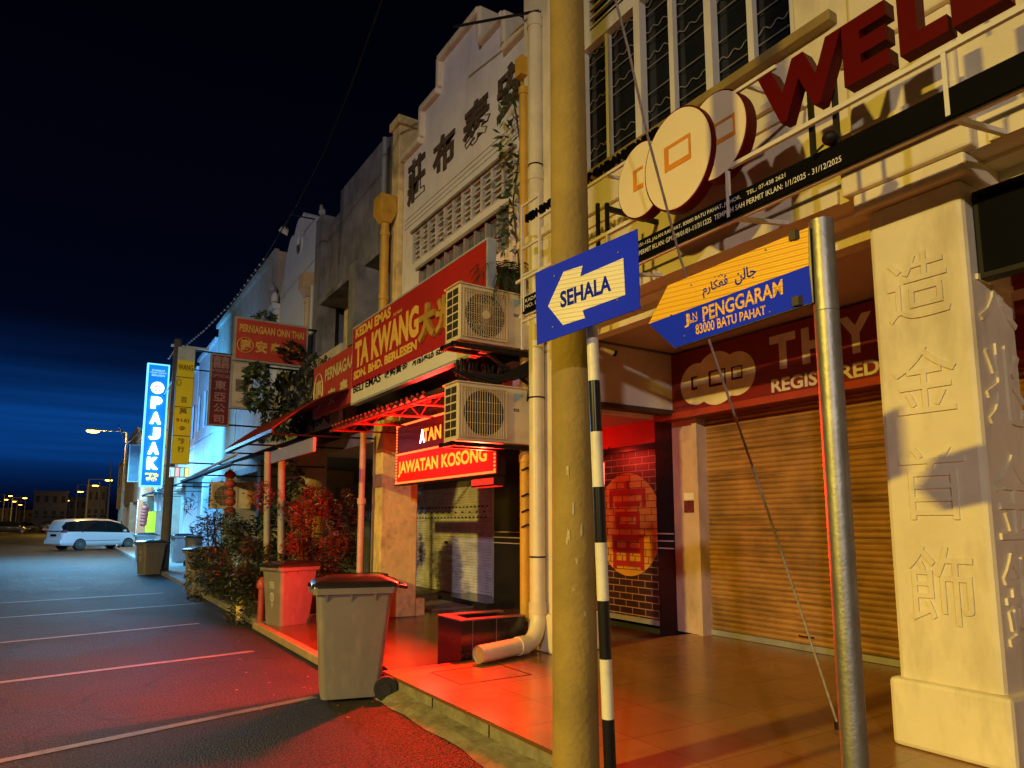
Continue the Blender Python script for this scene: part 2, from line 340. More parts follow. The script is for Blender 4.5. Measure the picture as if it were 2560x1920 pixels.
# ---------------------------------------------------------------- ground
struct('road', MB().add([(-900,-300,0),(900,-300,0),(900,1500,0),(-900,1500,0)], [(0,1,2,3)]), asph, loc=(0,0,0))
for i, (p, q, w) in enumerate([((0,1645),(680,1506),.10),((0,1475),(548,1407),.11),((0,1389),(430,1347),.10),((0,1335),(440,1303),.10)]):
    a, c = G(*p), G(*q); d = (c-a).normalized(); n = Vector((-d.y, d.x, 0))*w/2; a = a-d*4.2
    z = Vector((0,0,.004)); N = 40; vs = []
    rn = random.Random(i)
    for k in range(N+1):
        t = a.lerp(c, k/N); vs += [t-n*(1+rn.uniform(-.18,.12))+z, t+n*(1+rn.uniform(-.18,.12))+z]
    struct('parking_line', MB().add(vs, [(2*k, 2*k+2, 2*k+3, 2*k+1) for k in range(N)]), paint)
for k in range(1):
    y = 18.0+k*3.0; struct('parking_line', MB().add([(-4,y-1,.004),(-4,y-.9,.004),(2.0,y+.1,.004),(2.0,y,.004)], [(0,3,2,1)]), paint)
# own raised floor, its face in concrete slabs with a rough mortar skirt
m = MB()
m.box(2.66, 7.0, -6, 6.45, 0, .17); 
f = struct('tiled_walkway', MB().box(2.64, 6.99, -6, 6.46, .172, .2), tile_t, loc=(2.64,-6,0))
struct('walkway_base', m, mortar)
g = MB(); rn = random.Random(3)
ys = [6.4-.26*i for i in range(48)]
pr = [(2.4+rn.uniform(-.06,.06), 2.57) for y in ys]
vs = []
for (xo, xi), y in zip(pr, ys): vs += [(2.47+rn.uniform(-.05,.04), y, .003), (2.56, y, .035+rn.uniform(0,.02)), (2.66, y, .075+rn.uniform(0,.015))]
g.add(vs, [(3*i+j, 3*i+3+j, 3*i+4+j, 3*i+1+j) for i in range(len(ys)-1) for j in range(2)])
struct('mortar_skirt', g, mortar)
j = MB()
for k in range(12): y = 5.4-k*.92; j.box(2.654, 2.662, y-.005, y+.005, .07, .17)
struct('slab_joints', j, black_m)
mh = MB(); q = [G(*c6f, .2) for c6f in []]
# inspection cover let into the tiles
a1, a2 = (3.0, 5.55), (3.75, 6.15)
for x0,x1,y0,y1 in ((a1[0],a2[0],a1[1],a1[1]+.012),(a1[0],a2[0],a2[1]-.012,a2[1]),(a1[0],a1[0]+.012,a1[1],a2[1]),(a2[0]-.012,a2[0],a1[1],a2[1])): mh.box(x0,x1,y0,y1,.2,.203)
struct('inspection_cover', mh, black_m)
struct('neighbour_walkway', MB().box(2.62, 7.0, 6.47, 11.2, 0, .08), tile_d)
struct('kerb', MB().box(2.50, 2.62, 7.6, 11.3, 0, .10), mat('kerb_concrete', (.30,.22,.14), .8, var=.3, bump=.4), bevel=.02)
struct('far_walkway', MB().box(2.6, 7.0, 11.2, 130, 0, .11), mat('worn_cement', (.22,.21,.19), .7, var=.4, bump=.3), bevel=0)

# ---------------------------------------------------------------- walls with openings
def wall_x(mb, x0, x1, y0, y1, z0, z1, holes=(), mi=0):
    ys = sorted({y0, y1, *[h[0] for h in holes], *[h[1] for h in holes]}); zs = sorted({z0, z1, *[h[2] for h in holes], *[h[3] for h in holes]})
    ys = [y for y in ys if y0 <= y <= y1]; zs = [z for z in zs if z0 <= z <= z1]
    for a, b_ in zip(zs, zs[1:]):
        run = None
        for c, d in zip(ys, ys[1:]):
            hole = any(h[0] <= (c+d)/2 <= h[1] and h[2] <= (a+b_)/2 <= h[3] for h in holes)
            if hole:
                if run: mb.box(x0, x1, run[0], run[1], a, b_, mi); run = None
            else: run = (run[0], d) if run else (c, d)
        if run: mb.box(x0, x1, run[0], run[1], a, b_, mi)
    return mb
def corrugated(x, y0, y1, z0, z1, pitch, depth, soft=True):
    pr = []; z = z0
    while z < z1:
        pr += [(x, z), (x-depth*.7, z+pitch*.2), (x-depth, z+pitch*.5), (x-depth*.7, z+pitch*.8), (x, z+pitch*.92), (x+.004, z+pitch*.96)]; z += pitch
    m = MB(); m.prof(pr, y0, y1, sm=False); return m

# ================================================================ the pawn shop (nearest building)
XF = 4.6
ps = thing('pawn_shop', 'cream shophouse with gridded upper windows, embossed pillars and wide brown roller shutter', 'building', (5.8, 2, 0))
wl = MB()
wall_x(wl, XF, 4.8, -6, 6.75, 3.9, 10, [(3.05,5.78,5.38,8.6)])
wl.box(4.8, 5.0, -6, 6.75, 3.88, 5.0); wl.box(5.0, 5.16, -6, 6.75, 3.74, 5.0)
wl.box(4.8, 14, 6.55, 6.75, 3.8, 9.9)
# cornices and string courses
for z, h, d in ((3.9,.10,.03),(4.18,.05,.05),(4.92,.06,.05),(4.78,.04,.03)):
    wl.box(XF-d, XF-.001, -6, 1.78, z, z+h); wl.box(XF-d, XF-.001, 2.77, 6.62, z, z+h)
wl.build('wall', cream_clean, ps)
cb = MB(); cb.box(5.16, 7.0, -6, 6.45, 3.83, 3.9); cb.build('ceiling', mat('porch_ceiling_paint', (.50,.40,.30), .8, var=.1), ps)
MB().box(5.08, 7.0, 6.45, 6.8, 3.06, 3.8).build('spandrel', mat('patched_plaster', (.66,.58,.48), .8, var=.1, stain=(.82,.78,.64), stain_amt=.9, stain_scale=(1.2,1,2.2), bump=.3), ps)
MB().box(5.05, 6.9, 6.43, 6.6, 3.0, 3.06).build('door_track', mat('rusty_track', (.06,.03,.015), .7), ps)
MB().box(4.50, XF+.02, 2.7, 5.95, 5.30, 5.385).build('window_sill', mat('ochre_ledge', (.28,.20,.06), .6, var=.3, stain=(.2,.12,.04), stain_amt=.7, stain_scale=(4,4,4)), ps, bevel=.01)
MB().box(4.8, 14, -6, 6.6, 9.8, 10.0).build('roof', tan_pl, ps)
# the big window: mullions, panes, rods and the wavy grille
wf = MB(); Ys = [5.75, 5.35, 4.84, 4.40, 3.92, 3.49, 3.08]
for i, y in enumerate(Ys):
    w = (.03,.022,.045,.03,.04,.03,.03)[i]; wf.box(4.60 if i in (2,4) else 4.63, 4.69, y-w, y+w, 5.385, 6.93)
wf.box(4.60, 4.69, 3.05, 5.78, 6.93, 7.06)
win = wf.build('window', white_m, ps)
MB().box(4.61, 4.72, 5.78, 5.86, 5.385, 6.93).build('reveal', yellow_p, win)
MB().box(4.71, 4.72, 3.08, 5.78, 5.385, 6.93).build('pane', glass_d, win)
rods = MB()
for a, b_ in zip(Ys, Ys[1:]):
    for k in range(5):
        z = 5.62+k*.29
        rods.tube([(4.685, a-.02, z), (4.685, b_+.02, z)], .006, 6)
        if k % 2 == 0 or k == 3:
            rods.tube([(4.695, a-.02+(b_-a+.04)*t/16, z+.12+.022*math.sin(t*1.15+a*3)) for t in range(17)], .006, 5)
rods.build('grille', mat('grey_rods', (.32,.31,.28), .4, metal=.4), win)
lv = MB(); wall_x(lv, 4.62, 4.7, 3.05, 5.78, 7.06, 8.6, [(5.0,5.62,7.12,7.8),(4.3,4.9,7.12,7.8),(3.2,4.2,7.12,7.8)])
for yy in ((5.0,5.62),(4.3,4.9),(3.2,4.2)):
    for k in range(6): z = 7.15+k*.115; lv.hexa([(4.62,yy[0],z),(4.62,yy[1],z),(4.70,yy[1],z+.05),(4.70,yy[0],z+.05)], [(4.62,yy[0],z+.02),(4.62,yy[1],z+.02),(4.70,yy[1],z+.07),(4.70,yy[0],z+.07)])
lp = lv.build('louvre_panel', white_m, ps)
MB().box(4.72, 4.73, 3.05, 5.78, 7.06, 8.6).build('void', dark_void, lp)
# pillars with embossed characters
def pillar(y0, y1, x0, x1, base, front, side):
    p = MB().box(x0, x1, y0, y1, base, 3.76).build('pillar', cream_clean, ps, bevel=.035)
    MB().box(x0-.045, x1+.045, y0-.045, y1+.045, base, base+.42).build('plinth', cream_clean, p, bevel=.03)
    c = MB(); c.box(x0-.06, x1+.05, y0-.06, y1+.06, 3.76, 3.90)
    c.box(x0-.10, x0+.01, y0-.12, y1+.12, 3.90, 4.36); c.box(x0-.05, x0+.01, y0-.05, y1+.05, 4.36, 4.92); c.box(x0-.09, x0+.01, y0-.12, y1+.12, 4.92, 5.02); c.box(x0-.04, x0+.01, y0-.02, y1+.02, 5.02, 9.9)
    c.build('capital', cream_clean, p, bevel=.02)
    t = MB()
    for ch, z0, z1 in front: t.text(ch, FX(x0, y1-.11, y0+.11, z0, z1, -.005), .0, .018)
    for ch, z0, z1 in side: t.text(ch, FY(y0, x0+.08, x1-.02, z0, z1, -.005), .0, .021)
    if front: t.build('embossed_characters', cream_clean, p)
    return p
F1 = [('造',2.92,3.36),('金',2.30,2.74),('首',1.62,2.08),('飾',.98,1.46)]
S1 = [('大',2.85,3.28),('兆',2.20,2.72),('金',1.50,2.02),('銀',.86,1.42)]
pillar(1.97, 2.58, 4.6, 5.2, .2, F1, S1)
pillar(6.24, 6.75, 4.52, 5.08, .2, F1[:0], [])
t = MB()
for ch, z0, z1 in S1+[('葉',.80,.85)][:0]: t.text(ch, FY(6.24, 4.6, 5.04, z0, z1, -.005), .0, .018)
t.build('embossed_characters', cream_clean, ps)
kb = MB(); kb.box(5.12, 5.34, 1.92, 2.16, 3.62, 3.84); kb.build('corbel', cream_clean, ps, bevel=.01)
# inner front: jamb, shutter
jm = MB(); jm.box(6.85, 7.3, 6.24, 6.72, .2, 3.0); jm.box(6.90, 7.3, -6, .3, .2, 3.8); jm.box(7.05, 7.3, -6, 6.72, 2.9, 3.8)
jm.box(6.80, 6.85, 6.24, 6.32, .2, 2.95); jb = jm.build('jamb', mat('pinkish_plaster', (.58,.42,.33), .7, var=.15, stain=(.3,.2,.14), stain_amt=.7, stain_scale=(3,3,1.2), bump=.3), ps)
pq = MB(); y0, y1 = PX(1511,1092,6.84).y, PX(1478,1092,6.84).y; z0, z1 = PX(1495,1107,6.84).z, PX(1495,1081,6.84).z; pq.box(6.836,6.848,y0,y1,z0,z1)
pq.build('patterned_plaque', mat('maroon_plaque', (.16,.03,.035), .4, var=.9, scale=26), ps)
MB().box(6.842,6.848,y0+.06,y1,z1+.01,z1+.10).build('reflection_patch', signwhite, ps)  # bright reflection on the jamb, put in as a white patch
sh = corrugated(6.99, .3, 6.24, .27, 3.0, .062, .022)
shm = mat('brown_roller_shutter', (.46,.25,.085), .42, metal=.25, var=.4, scale=2, stain=(.09,.045,.02), stain_amt=.8, stain_scale=(1,.7,16), rvar=.1)
s = sh.build('roller_shutter', shm, ps)
MB().box(6.93, 6.965, 3.3, 3.52, .95, 1.06).box(6.925, 6.93, 3.39, 3.43, .98, 1.03).build('lock_box', mat('grey_rail', (.45,.47,.5), .4, metal=.5), s)
for y_ in (2.2, 4.9): MB().tube([(6.96,y_-.09,.36),(6.93,y_-.07,.36),(6.93,y_+.07,.36),(6.96,y_+.09,.36)], .008, 6).build('handle', black_m, s)
MB().box(6.955, 6.985, .3, 6.24, .205, .27).build('bottom_rail', mat('grey_rail', (.45,.47,.5), .4, metal=.5), s)

# ================================================================ sign over the shutter
sg = thing('shop_signboard', 'wide dark red signboard above the brown roller shutter with three white coins', 'sign', (6.7, 3.5, 2.95))
MB().box(6.60, 6.98, -3, 6.78, 2.95, 3.79).build('board', mat('dark_red_board', (.20,.012,.012), .35, var=.1), sg)
MB().box(6.575, 6.60, -3, 6.78, 2.94, 3.02).build('lower_trim', mat('bright_red_trim', (.40,.045,.025), .4), sg)
def disc(mb, x, yc, zc, r, t, mi=0, n=56, rz=None):
    rz = rz or r
    A = [(x, yc+r*math.cos(a), zc+rz*math.sin(a)) for a in [2*math.pi*k/n for k in range(n)]]
    B = [(x-t, p[1], p[2]) for p in A]
    mb.add(A, [tuple(range(n))], mi); mb.add(B, [tuple(range(n))[::-1]], mi); mb.add(A+B, [(i, n+i, n+(i+1) % n, (i+1) % n) for i in range(n)], mi, False)
def ring_sq(mb, x, y0, y1, z0, z1, w, t, open_right=False, mi=0):
    mb.box(x-t, x, y0, y1, z1-w*.6, z1, mi); mb.box(x-t, x, y0, y1, z0, z0+w, mi); mb.box(x-t, x, y1-w, y1, z0+w, z1-w*.6, mi)
    if not open_right: mb.box(x-t, x, y0, y0+w*.5, z0+w, z1-w*.6, mi)
def Y_(x, px, py): return PX(px, py, x).y
def Z_(x, px, py): return PX(px, py, x).z
cx = 6.6; k3 = crop(1500,750,2.552)
ym = (Y_(cx,*k3(640,500))+Y_(cx,*k3(868,500)))/2; yr = (Y_(cx,*k3(868,450))+Y_(cx,*k3(990,450)))/2; yl = Y_(cx,*k3(517,550))
zt_, zb_ = Z_(cx,*k3(765,322)), Z_(cx,*k3(765,665)); rm = (zt_-zb_)/2; zm = (zt_+zb_)/2
cn = MB(); disc(cn, cx, yl-rm*.8, zm-.02, rm*.80, .006); disc(cn, cx, ym+.02, zm, rm, .010); yR = Y_(cx,*k3(993,460)); disc(cn, cx, yR+rm*.80, zm+.0, rm*.80, .006)
cn.build('coin_emblem', mat('ivory_vinyl', (.78,.68,.42), .4), sg)
hq = MB(); ring_sq(hq, cx-.011, ym-.13, ym+.13, zm-.1, zm+.1, .03, .004); ring_sq(hq, cx-.007, yl-rm*.8-.02, yl-rm*.8+.08, zm-.09, zm+.08, .03, .004, True); ring_sq(hq, cx-.007, yR+rm*.55, yR+rm*.55+.16, zm-.07, zm+.09, .025, .004)
hq.build('coin_holes', maroon, sg)
tx = MB()
def put(mb, s, x, cr_, xl, yl_, xr, yr_, hb, ht, bold=.02, thick=0, **k):     # text from a photo rectangle on the plane X = x
    mb.text(s, FX(x, Y_(x,*cr_(xl,yl_)), Y_(x,*cr_(xr,yr_)), hb, ht, .006), bold, thick, **k)
zT0, zT1 = Z_(cx,*k3(1170,440)), Z_(cx,*k3(1170,215)); 
put(tx,'T',cx,k3,1085,330,1253,330,zT0,zT1,.045); put(tx,'H',cx,k3,1290,320,1475,300,zT0,zT1,.045); put(tx,'Y',cx,k3,1525,220,1742,200,zT0,zT1,.045)
zr0, zr1 = Z_(cx,*k3(1110,592)), Z_(cx,*k3(1110,505)); put(tx,'REGISTERED',cx,k3,1095,550,1785,430,zr0,zr1,.03)
put(tx,'H',cx,crop(2060,400,2.074),930,690,1110,660,zT0,zT1,.045)
tx.build('lettering', mat('pale_vinyl', (.70,.62,.52), .4), sg)

# ================================================================ channel letters, coins and permit strip on a frame
XS = 3.85
fr = MB()
la, lb_ = Y_(3.91,1166,580), Y_(3.91,1128,600)
fr.beam((XS+.06, 6.05, 4.16), (XS+.06, -1, 4.20), .03); fr.beam((XS+.06, 5.6, 4.73), (XS+.06, 2.75, 4.72), .025)
fr.beam((XS+.1, 6.05, 3.78), (XS+.1, -1, 3.80), .03)
for y in (5.9, 4.55, 3.2, 1.7, .3):
    fr.beam((XS+.06, y, 3.8), (XS+.06, y, 4.18), .025); fr.beam((XS+.1, y, 3.8), (4.6, y-.0, 3.92), .03); 
for y in (4.55, 3.0, 1.75): fr.beam((XS+.06, y, 4.72), (4.6, y, 4.80), .025)
for z in (3.95,4.5): fr.beam((XS+.06, la, z), (XS+.06, lb_, z), .02)
fr.beam((XS+.06, la, 3.6), (XS+.06, la, 5.0), .024); fr.beam((XS+.06, lb_, 3.4), (XS+.06, lb_, 5.0), .024)
for z in (3.7,4.2,4.98): fr.beam((XS+.06, la, z), (XS+.06, lb_, z), .02)
fo = fr.build('sign_frame', white_m); tag(fo, 'thin white steel frame carrying the red letters and black permit strip', 'sign frame')
dk = MB()
for y, zt in ((4.75,4.55),(4.62,4.5),(2.55,4.6),(2.38,4.5)): MB().beam((XS+.12, y, 3.93), (XS+.12, y, zt), .03).build('strut', black_m, fo)
MB().beam((XS+.12, 4.62, 4.45), (4.6, 4.62, 4.47), .04).build('strut', black_m, fo)
def coin(yc, zc, r, x, label, holes):
    c = thing('coin_sign', label, 'sign', (x, yc, zc-r), group='round coin signs on the facade')
    b_ = MB(); disc(b_, x+.10, yc, zc, r*.87, .10, rz=r); b_.build('rim', maroon, c)
    f_ = MB(); disc(f_, x, yc, zc, r*.835, .006, rz=r*.965); fo_ = f_.build('face', mat('ivory_acrylic', (.86,.74,.48), .35, var=.05), c)
    h_ = MB(); ring_sq(h_, x-.007, *holes); h_.build('square_hole', mat('orange_vinyl', (.80,.30,.03), .4), c)
coin(3.635, 4.435, .415, XS, 'largest ivory coin sign, in the middle of three, with an orange square', (3.63-.15, 3.63+.13, 4.37, 4.58, .045, .004))
coin(4.055, 4.45, .33, XS+.012, 'small ivory coin sign left of the big one with a cut-off orange square', (4.02, 4.14, 4.37, 4.56, .04, .004, True))
coin(3.295, 4.475, .345, XS+.05, 'ivory coin sign behind the big one, nearest the red letters', (3.10, 3.31, 4.39, 4.56, .035, .004))
for ch, ya, yb, n_ in (('W',2.86,2.24,'W'),('E',2.24,1.96,'E'),('L',1.90,1.64,'first L'),('L',1.62,1.36,'second L')):
    t = MB(); t.text(ch, FX(XS+.1, ya, yb, 4.25, 4.66, 0, 0), .05, .10)
    tag(t.build('channel_letter', maroon, bevel=.004), {'W':'big dark red letter W beside the coin signs','E':'big dark red letter E just after the W','first L':'big dark red letter L right after the E','second L':'big dark red letter at the upper right edge, partly cut off'}[n_], 'sign letter', 'dark red channel letters')
sp_ = thing('permit_strip', 'long black strip with small white permit text under the red letters', 'sign', (3.9, 3, 3.79))
MB().box(3.90, 3.925, -1, 5.93, 3.785, 3.955).build('strip', blk_v, sp_)
tx = MB(); X9 = 3.9
tx.text('151-152, JALAN RAHMAT, 83000 BATU PAHAT, JOHOR.    TEL.: 07-438 2621', FX(X9, Y_(X9,1381,530), Y_(X9,1697,372), 3.885, 3.925, .004), .006)
tx.text('PERMIT IKLAN: GP1209/01/01-11/311225  TEMPOH SAH PERMIT IKLAN: 1/1/2025 - 31/12/2025', FX(X9, Y_(X9,1381,548), Y_(X9,1817,325), 3.822, 3.862, .004), .006)
tx.text('KADAR FAEDAH', FX(X9, 5.86, 5.30, 3.885, 3.925, .004), .006); tx.text('NO. LESEN', FX(X9, 5.86, 5.46, 3.822, 3.862, .004), .006)
tx.build('lettering', signwhite, sp_)
bl = MB(); bl.text('PERNIAGAAN PAJAK GADAI BERLESEN', FX(XS+.08, Y_(XS,1127,448), Y_(XS,1424,262), 4.745, 4.85, 0), .03, .04)
tag(bl.build('small_letters', blk_v), 'row of small black letters standing on the sign frame', 'sign letters')
sl = thing('spotlight', 'small dark spotlight sitting on the black permit strip', 'spotlight', PX(1795,300,3.88))
p = PX(1795, 298, 3.88)
MB().sphere(p, .055, sq=(1,1,.8)).tube([p+Vector((0,.05,-.02)), p+Vector((-.02,.13,-.07))], .008, 6).build('head', black_m, sl)
MB().box(p.x-.02, p.x+.02, p.y-.02, p.y+.02, 3.955, p.z).build('foot', black_m, sl)
# black screen hanging under the beam
tv = thing('black_screen', 'switched off black display panel hanging beside the embossed pillar', 'screen', (4.72, 1.1, 3.11))
MB().box(4.72, 4.82, .2, 1.965, 3.11, 3.69).build('frame', black_m, tv, bevel=.008); MB().box(4.714, 4.72, .24, 1.93, 3.15, 3.65).build('panel', blk_v, tv)
# camera under the spandrel
cc = thing('security_camera', 'small security camera under the porch beam left of the road signs', 'camera', PYp(1305,755,6.3))
p = PYp(1310, 757, 6.3)
MB().tube([p+Vector((-.09,0,.03)), p+Vector((.07,-.05,-.03))], .035, 10).build('body', white_m, cc); MB().tube([p+Vector((.07,-.05,-.03)), p+Vector((.1,-.06,-.042))], .038, 10).build('lens_hood', black_m, cc); MB().tube([p+Vector((-.03,0,.03)), (p.x-.03,6.44,p.z+.08)], .012, 8).build('bracket', white_m, cc)
# ================================================================ white stepped-gable shophouse (cloth shop above, gold shop sign)
b2 = thing('stepped_gable_shophouse', 'white shophouse with a stepped gable and four large brown painted characters', 'building', (5.7, 8.8, 0))
wl = MB(); wall_x(wl, 4.6, 4.8, 6.78, 10.76, 3.3, 6.85, [(7.3,10.1,5.15,5.72),(7.16,10.3,5.90,6.43)])
poly = [(6.78,6.85),(10.76,6.85),(10.76,7.9),(10.0,7.9),(10.0,8.43),(9.35,8.43),(9.35,8.95),(8.03,8.95),(8.03,8.43),(7.36,8.43),(7.36,7.9),(6.78,7.9)]
wl.prism(poly, lambda u, v, w: Vector((w, u, v)), 4.6, 4.8)
wl.box(4.8, 14, 10.6, 10.76, 3.0, 7.6); wl.box(4.8,14,6.78,6.9,3,7.6)
wl.build('wall', white_pl, b2)
cp = MB()
for ya, yb, z in ((6.78,7.36,7.9),(7.36,8.03,8.43),(8.03,9.35,8.95),(9.35,10.0,8.43),(10.0,10.76,7.9)): cp.box(4.50, 4.86, ya, yb, z, z+.11)
for ya, z0, z1 in ((7.36,7.9,8.54),(8.03,8.43,9.06),(9.35,8.43,9.06),(10.0,7.9,8.54)): cp.box(4.515, 4.85, ya-.055, ya+.055, z0+.1, z1-.02)
cp.build('coping', cream, b2, bevel=.03)
MB().box(4.50, 4.95, 10.78, 11.10, 3.3, 8.62).box(4.45, 5.0, 10.72, 11.15, 8.62, 8.78).build('pilaster', old_pl, b2, bevel=.02)
tx = MB(); br_m = mat('faded_brown_paint', (.075,.048,.032), .8, var=.5, scale=9, stain=(.30,.26,.23), stain_amt=.55, stain_scale=(9,9,4))
for ch, yl, yr, z0, z1 in (('莊',10.55,9.9,7.0,7.74),('布',9.56,8.85,7.07,7.66),('泰',8.55,7.79,7.05,7.66),('安',7.56,6.87,7.03,7.68)): tx.text(ch, FX(4.6, yl+.02, yr-.02, z0-.02, z1+.02, .004), .028, .02, res=4)
tx.build('painted_characters', br_m, b2)
ln = MB()
for z in (6.62,6.70,6.78): ln.box(4.594, 4.6, 6.8, 10.7, z, z+.008)
ln.box(4.55,4.6,7.1,10.35,6.43,6.47); ln.build('string_course', mat('dirty_moulding', (.25,.22,.19), .8, var=.4), b2)
# ventilation grille
vg = MB(); n = 11
for i in range(n+1): y = 7.16+(10.3-7.16)*i/n; vg.box(4.59, 4.72, y-.028, y+.028, 5.9, 6.43)
for i in range(n):
    ya = 7.16+(10.3-7.16)*i/n+.028; yb = ya+(10.3-7.16)/n-.056
    for z in (5.9,6.065,6.24,6.41): vg.box(4.6, 4.72, ya, yb, z, z+.028)
    for z in (5.99,6.15,6.33): vg.hexa([(4.62,ya+.03,z),(4.62,yb-.03,z),(4.71,yb-.03,z+.03),(4.71,ya+.03,z+.03)], [(4.62,ya+.03,z+.035),(4.62,yb-.03,z+.035),(4.71,yb-.03,z+.06),(4.71,ya+.03,z+.06)])
vgo = vg.build('ventilation_grille', mat('sooty_white_concrete', (.55,.53,.50), .8, var=.3, stain=(.06,.055,.05), stain_amt=.9, stain_scale=(3,6,6)), b2)
MB().box(4.74, 4.76, 7.1, 10.35, 5.85, 6.5).build('void', dark_void, vgo)
wf = MB(); n = 9
wf.box(4.57, 4.66, 7.25, 10.15, 5.72, 5.77); 
for i in range(n+1): y = 7.3+(2.8)*i/n; wf.box(4.61, 4.68, y-.018, y+.018, 5.15, 5.72)
wf.box(4.61,4.68,7.3,10.1,5.15,5.2); wf.box(4.62,4.67,7.3,10.1,5.44,5.46)
w_ = wf.build('window', mat('grimy_window_frame', (.30,.28,.24), .6, var=.3), b2); MB().box(4.68, 4.70, 7.3, 10.1, 5.15, 5.72).build('pane', glass_g, w_)
# its porch: ceiling, inner wall, mural shutter, jambs
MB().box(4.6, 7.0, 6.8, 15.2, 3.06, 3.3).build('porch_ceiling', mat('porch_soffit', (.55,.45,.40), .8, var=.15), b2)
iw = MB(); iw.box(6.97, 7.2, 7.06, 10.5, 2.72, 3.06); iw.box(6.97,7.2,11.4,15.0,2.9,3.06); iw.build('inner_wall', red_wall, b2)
jb2 = MB(); jb2.box(6.86, 7.2, 6.74, 7.06, .08, 3.06); y_a, y_b = Y_(6.9,1115,1150), Y_(6.9,1071,1150); jb2.box(6.86, 7.2, y_a-.5, y_b, .08, 3.06); jb2.box(6.88,6.97,7.06,10.4,2.64,2.72); jb2.build('black_jamb', blacktile, b2)
st = MB(); zs = [Z_(6.86,*c7(700,yy)) for yy in (900,932,965)]
for z in zs: st.box(6.852, 6.86, y_a-.5, y_b, z-.008, z+.008); 
zs = [Z_(6.86,1452,yy) for yy in (1153,1169,1185)]
for z in zs: st.box(6.852, 6.86, 6.75, 7.06, z-.008, z+.008)
st.build('pale_stripes', mat('pale_inlay', (.55,.48,.48), .4), b2)
ms = MB(); ms.box(6.975, 7.0, 7.06, y_a-.5, .2, 2.64)
def brick_mat():
    m = mat('dark_painted_brick', (.035,.012,.012), .35, var=.4); T = m.node_tree; b = T.nodes['Principled BSDF']; L = T.links
    tcn = _n(m, 'ShaderNodeTexCoord'); mp_ = _n(m, 'ShaderNodeMapping'); mp_.inputs['Rotation'].default_value = (R(90), 0, R(90)); 
    sx_ = _n(m, 'ShaderNodeSeparateXYZ'); cx_ = _n(m, 'ShaderNodeCombineXYZ'); L.new(tcn.outputs['Object'], sx_.inputs[0]); L.new(sx_.outputs['Y'], cx_.inputs['X']); L.new(sx_.outputs['Z'], cx_.inputs['Y'])
    br = _n(m, 'ShaderNodeTexBrick'); L.new(cx_.outputs[0], br.inputs[0]); br.inputs['Scale'].default_value = 1; br.inputs['Brick Width'].default_value = .27; br.inputs['Row Height'].default_value = .098; br.inputs['Mortar Size'].default_value = .0065
    br.inputs['Color1'].default_value = (.028,.010,.008,1); br.inputs['Color2'].default_value = (.045,.016,.012,1); br.inputs['Mortar'].default_value = (.36,.20,.15,1); L.new(br.outputs['Color'], b.inputs['Base Color']); return m, br
bm_, _ = brick_mat()
mo = ms.build('mural_shutter', bm_, b2, )
sc_ = MB(); sc_.prof([(6.97,.2),(6.94,.2),(6.94,.27),(6.97,.27)], 7.06, y_a-.5); sc_.build('bottom_rail', mat('grey_rail', (.45,.47,.5)), mo)
k7 = crop(1400,1100,2.0237)
yR_, zt2, zb2 = Y_(6.97,*k7(515,430)), Z_(6.97,*k7(370,165)), Z_(6.97,*k7(370,690)); r_ = (zt2-zb2)/2; zc_ = (zt2+zb2)/2; yc_ = yR_+r_*.93
ds = MB(); disc(ds, 6.975, yc_, zc_, r_*.93, .006, rz=r_)
m_y = mat('ochre_mural_disc', (.62,.30,.05), .5, var=.3); mo2 = ds.build('sun_disc', m_y, mo)
bj = MB(); z = zc_-r_
k = 0
while z < zc_+r_:      # brick joints painted over the disc
    hw = math.sqrt(max(0, r_*r_-(z-zc_)**2))*.92; bj.box(6.964, 6.969, yc_-hw, yc_+hw, z-.004, z+.004)
    y = yc_-hw+.05+(k % 2)*.13
    while y < yc_+hw: bj.box(6.964, 6.969, y-.004, y+.004, z, min(z+.098, zc_+r_)) if abs(y-yc_) < math.sqrt(max(0, r_*r_-(z+.098-zc_)**2))*.92 else None; y += .27
    z += .098; k += 1
bj.build('mural_joints', mat('brown_joint', (.10,.03,.012), .6), mo)
def blob(mb, pts, x, t):
    cyy = sum(p[0] for p in pts)/len(pts); czz = sum(p[1] for p in pts)/len(pts)
    mb.prism(pts, lambda u, v, w: Vector((w, u, v)), x-t, x)
mt_ = MB(); mt_.text('富', FX(6.963, yc_+r_*.52, yc_-r_*.52, zc_-r_*.88, zc_+r_*.85, 0), .0, .006, res=4)
mt_.build('mural_character', mat('red_mural_paint', (.36,.018,.02), .5, var=.3), mo)
# the porch's own small red light strip
nl = thing('red_light_strip', 'short vertical red light strip glowing in the porch beside the brick mural', 'light strip', PX(1302,1050,5.8))
p0, p1 = PX(1303,1000,5.8), PX(1304,1046,5.8)
MB().tube([p0, p1], .012, 6).build('tube', emit('red_strip', (1,.05,.03), 14), nl)
MB().tube([p0+Vector((0,.02,.03)), (p0.x, 6.78, p0.z+.2)], .006, 6).build('cable', black_m, nl)
lamp('porch_red_light', 'POINT', (5.9, 8.7, 2.65), (1,.035,.02), 34, .12)

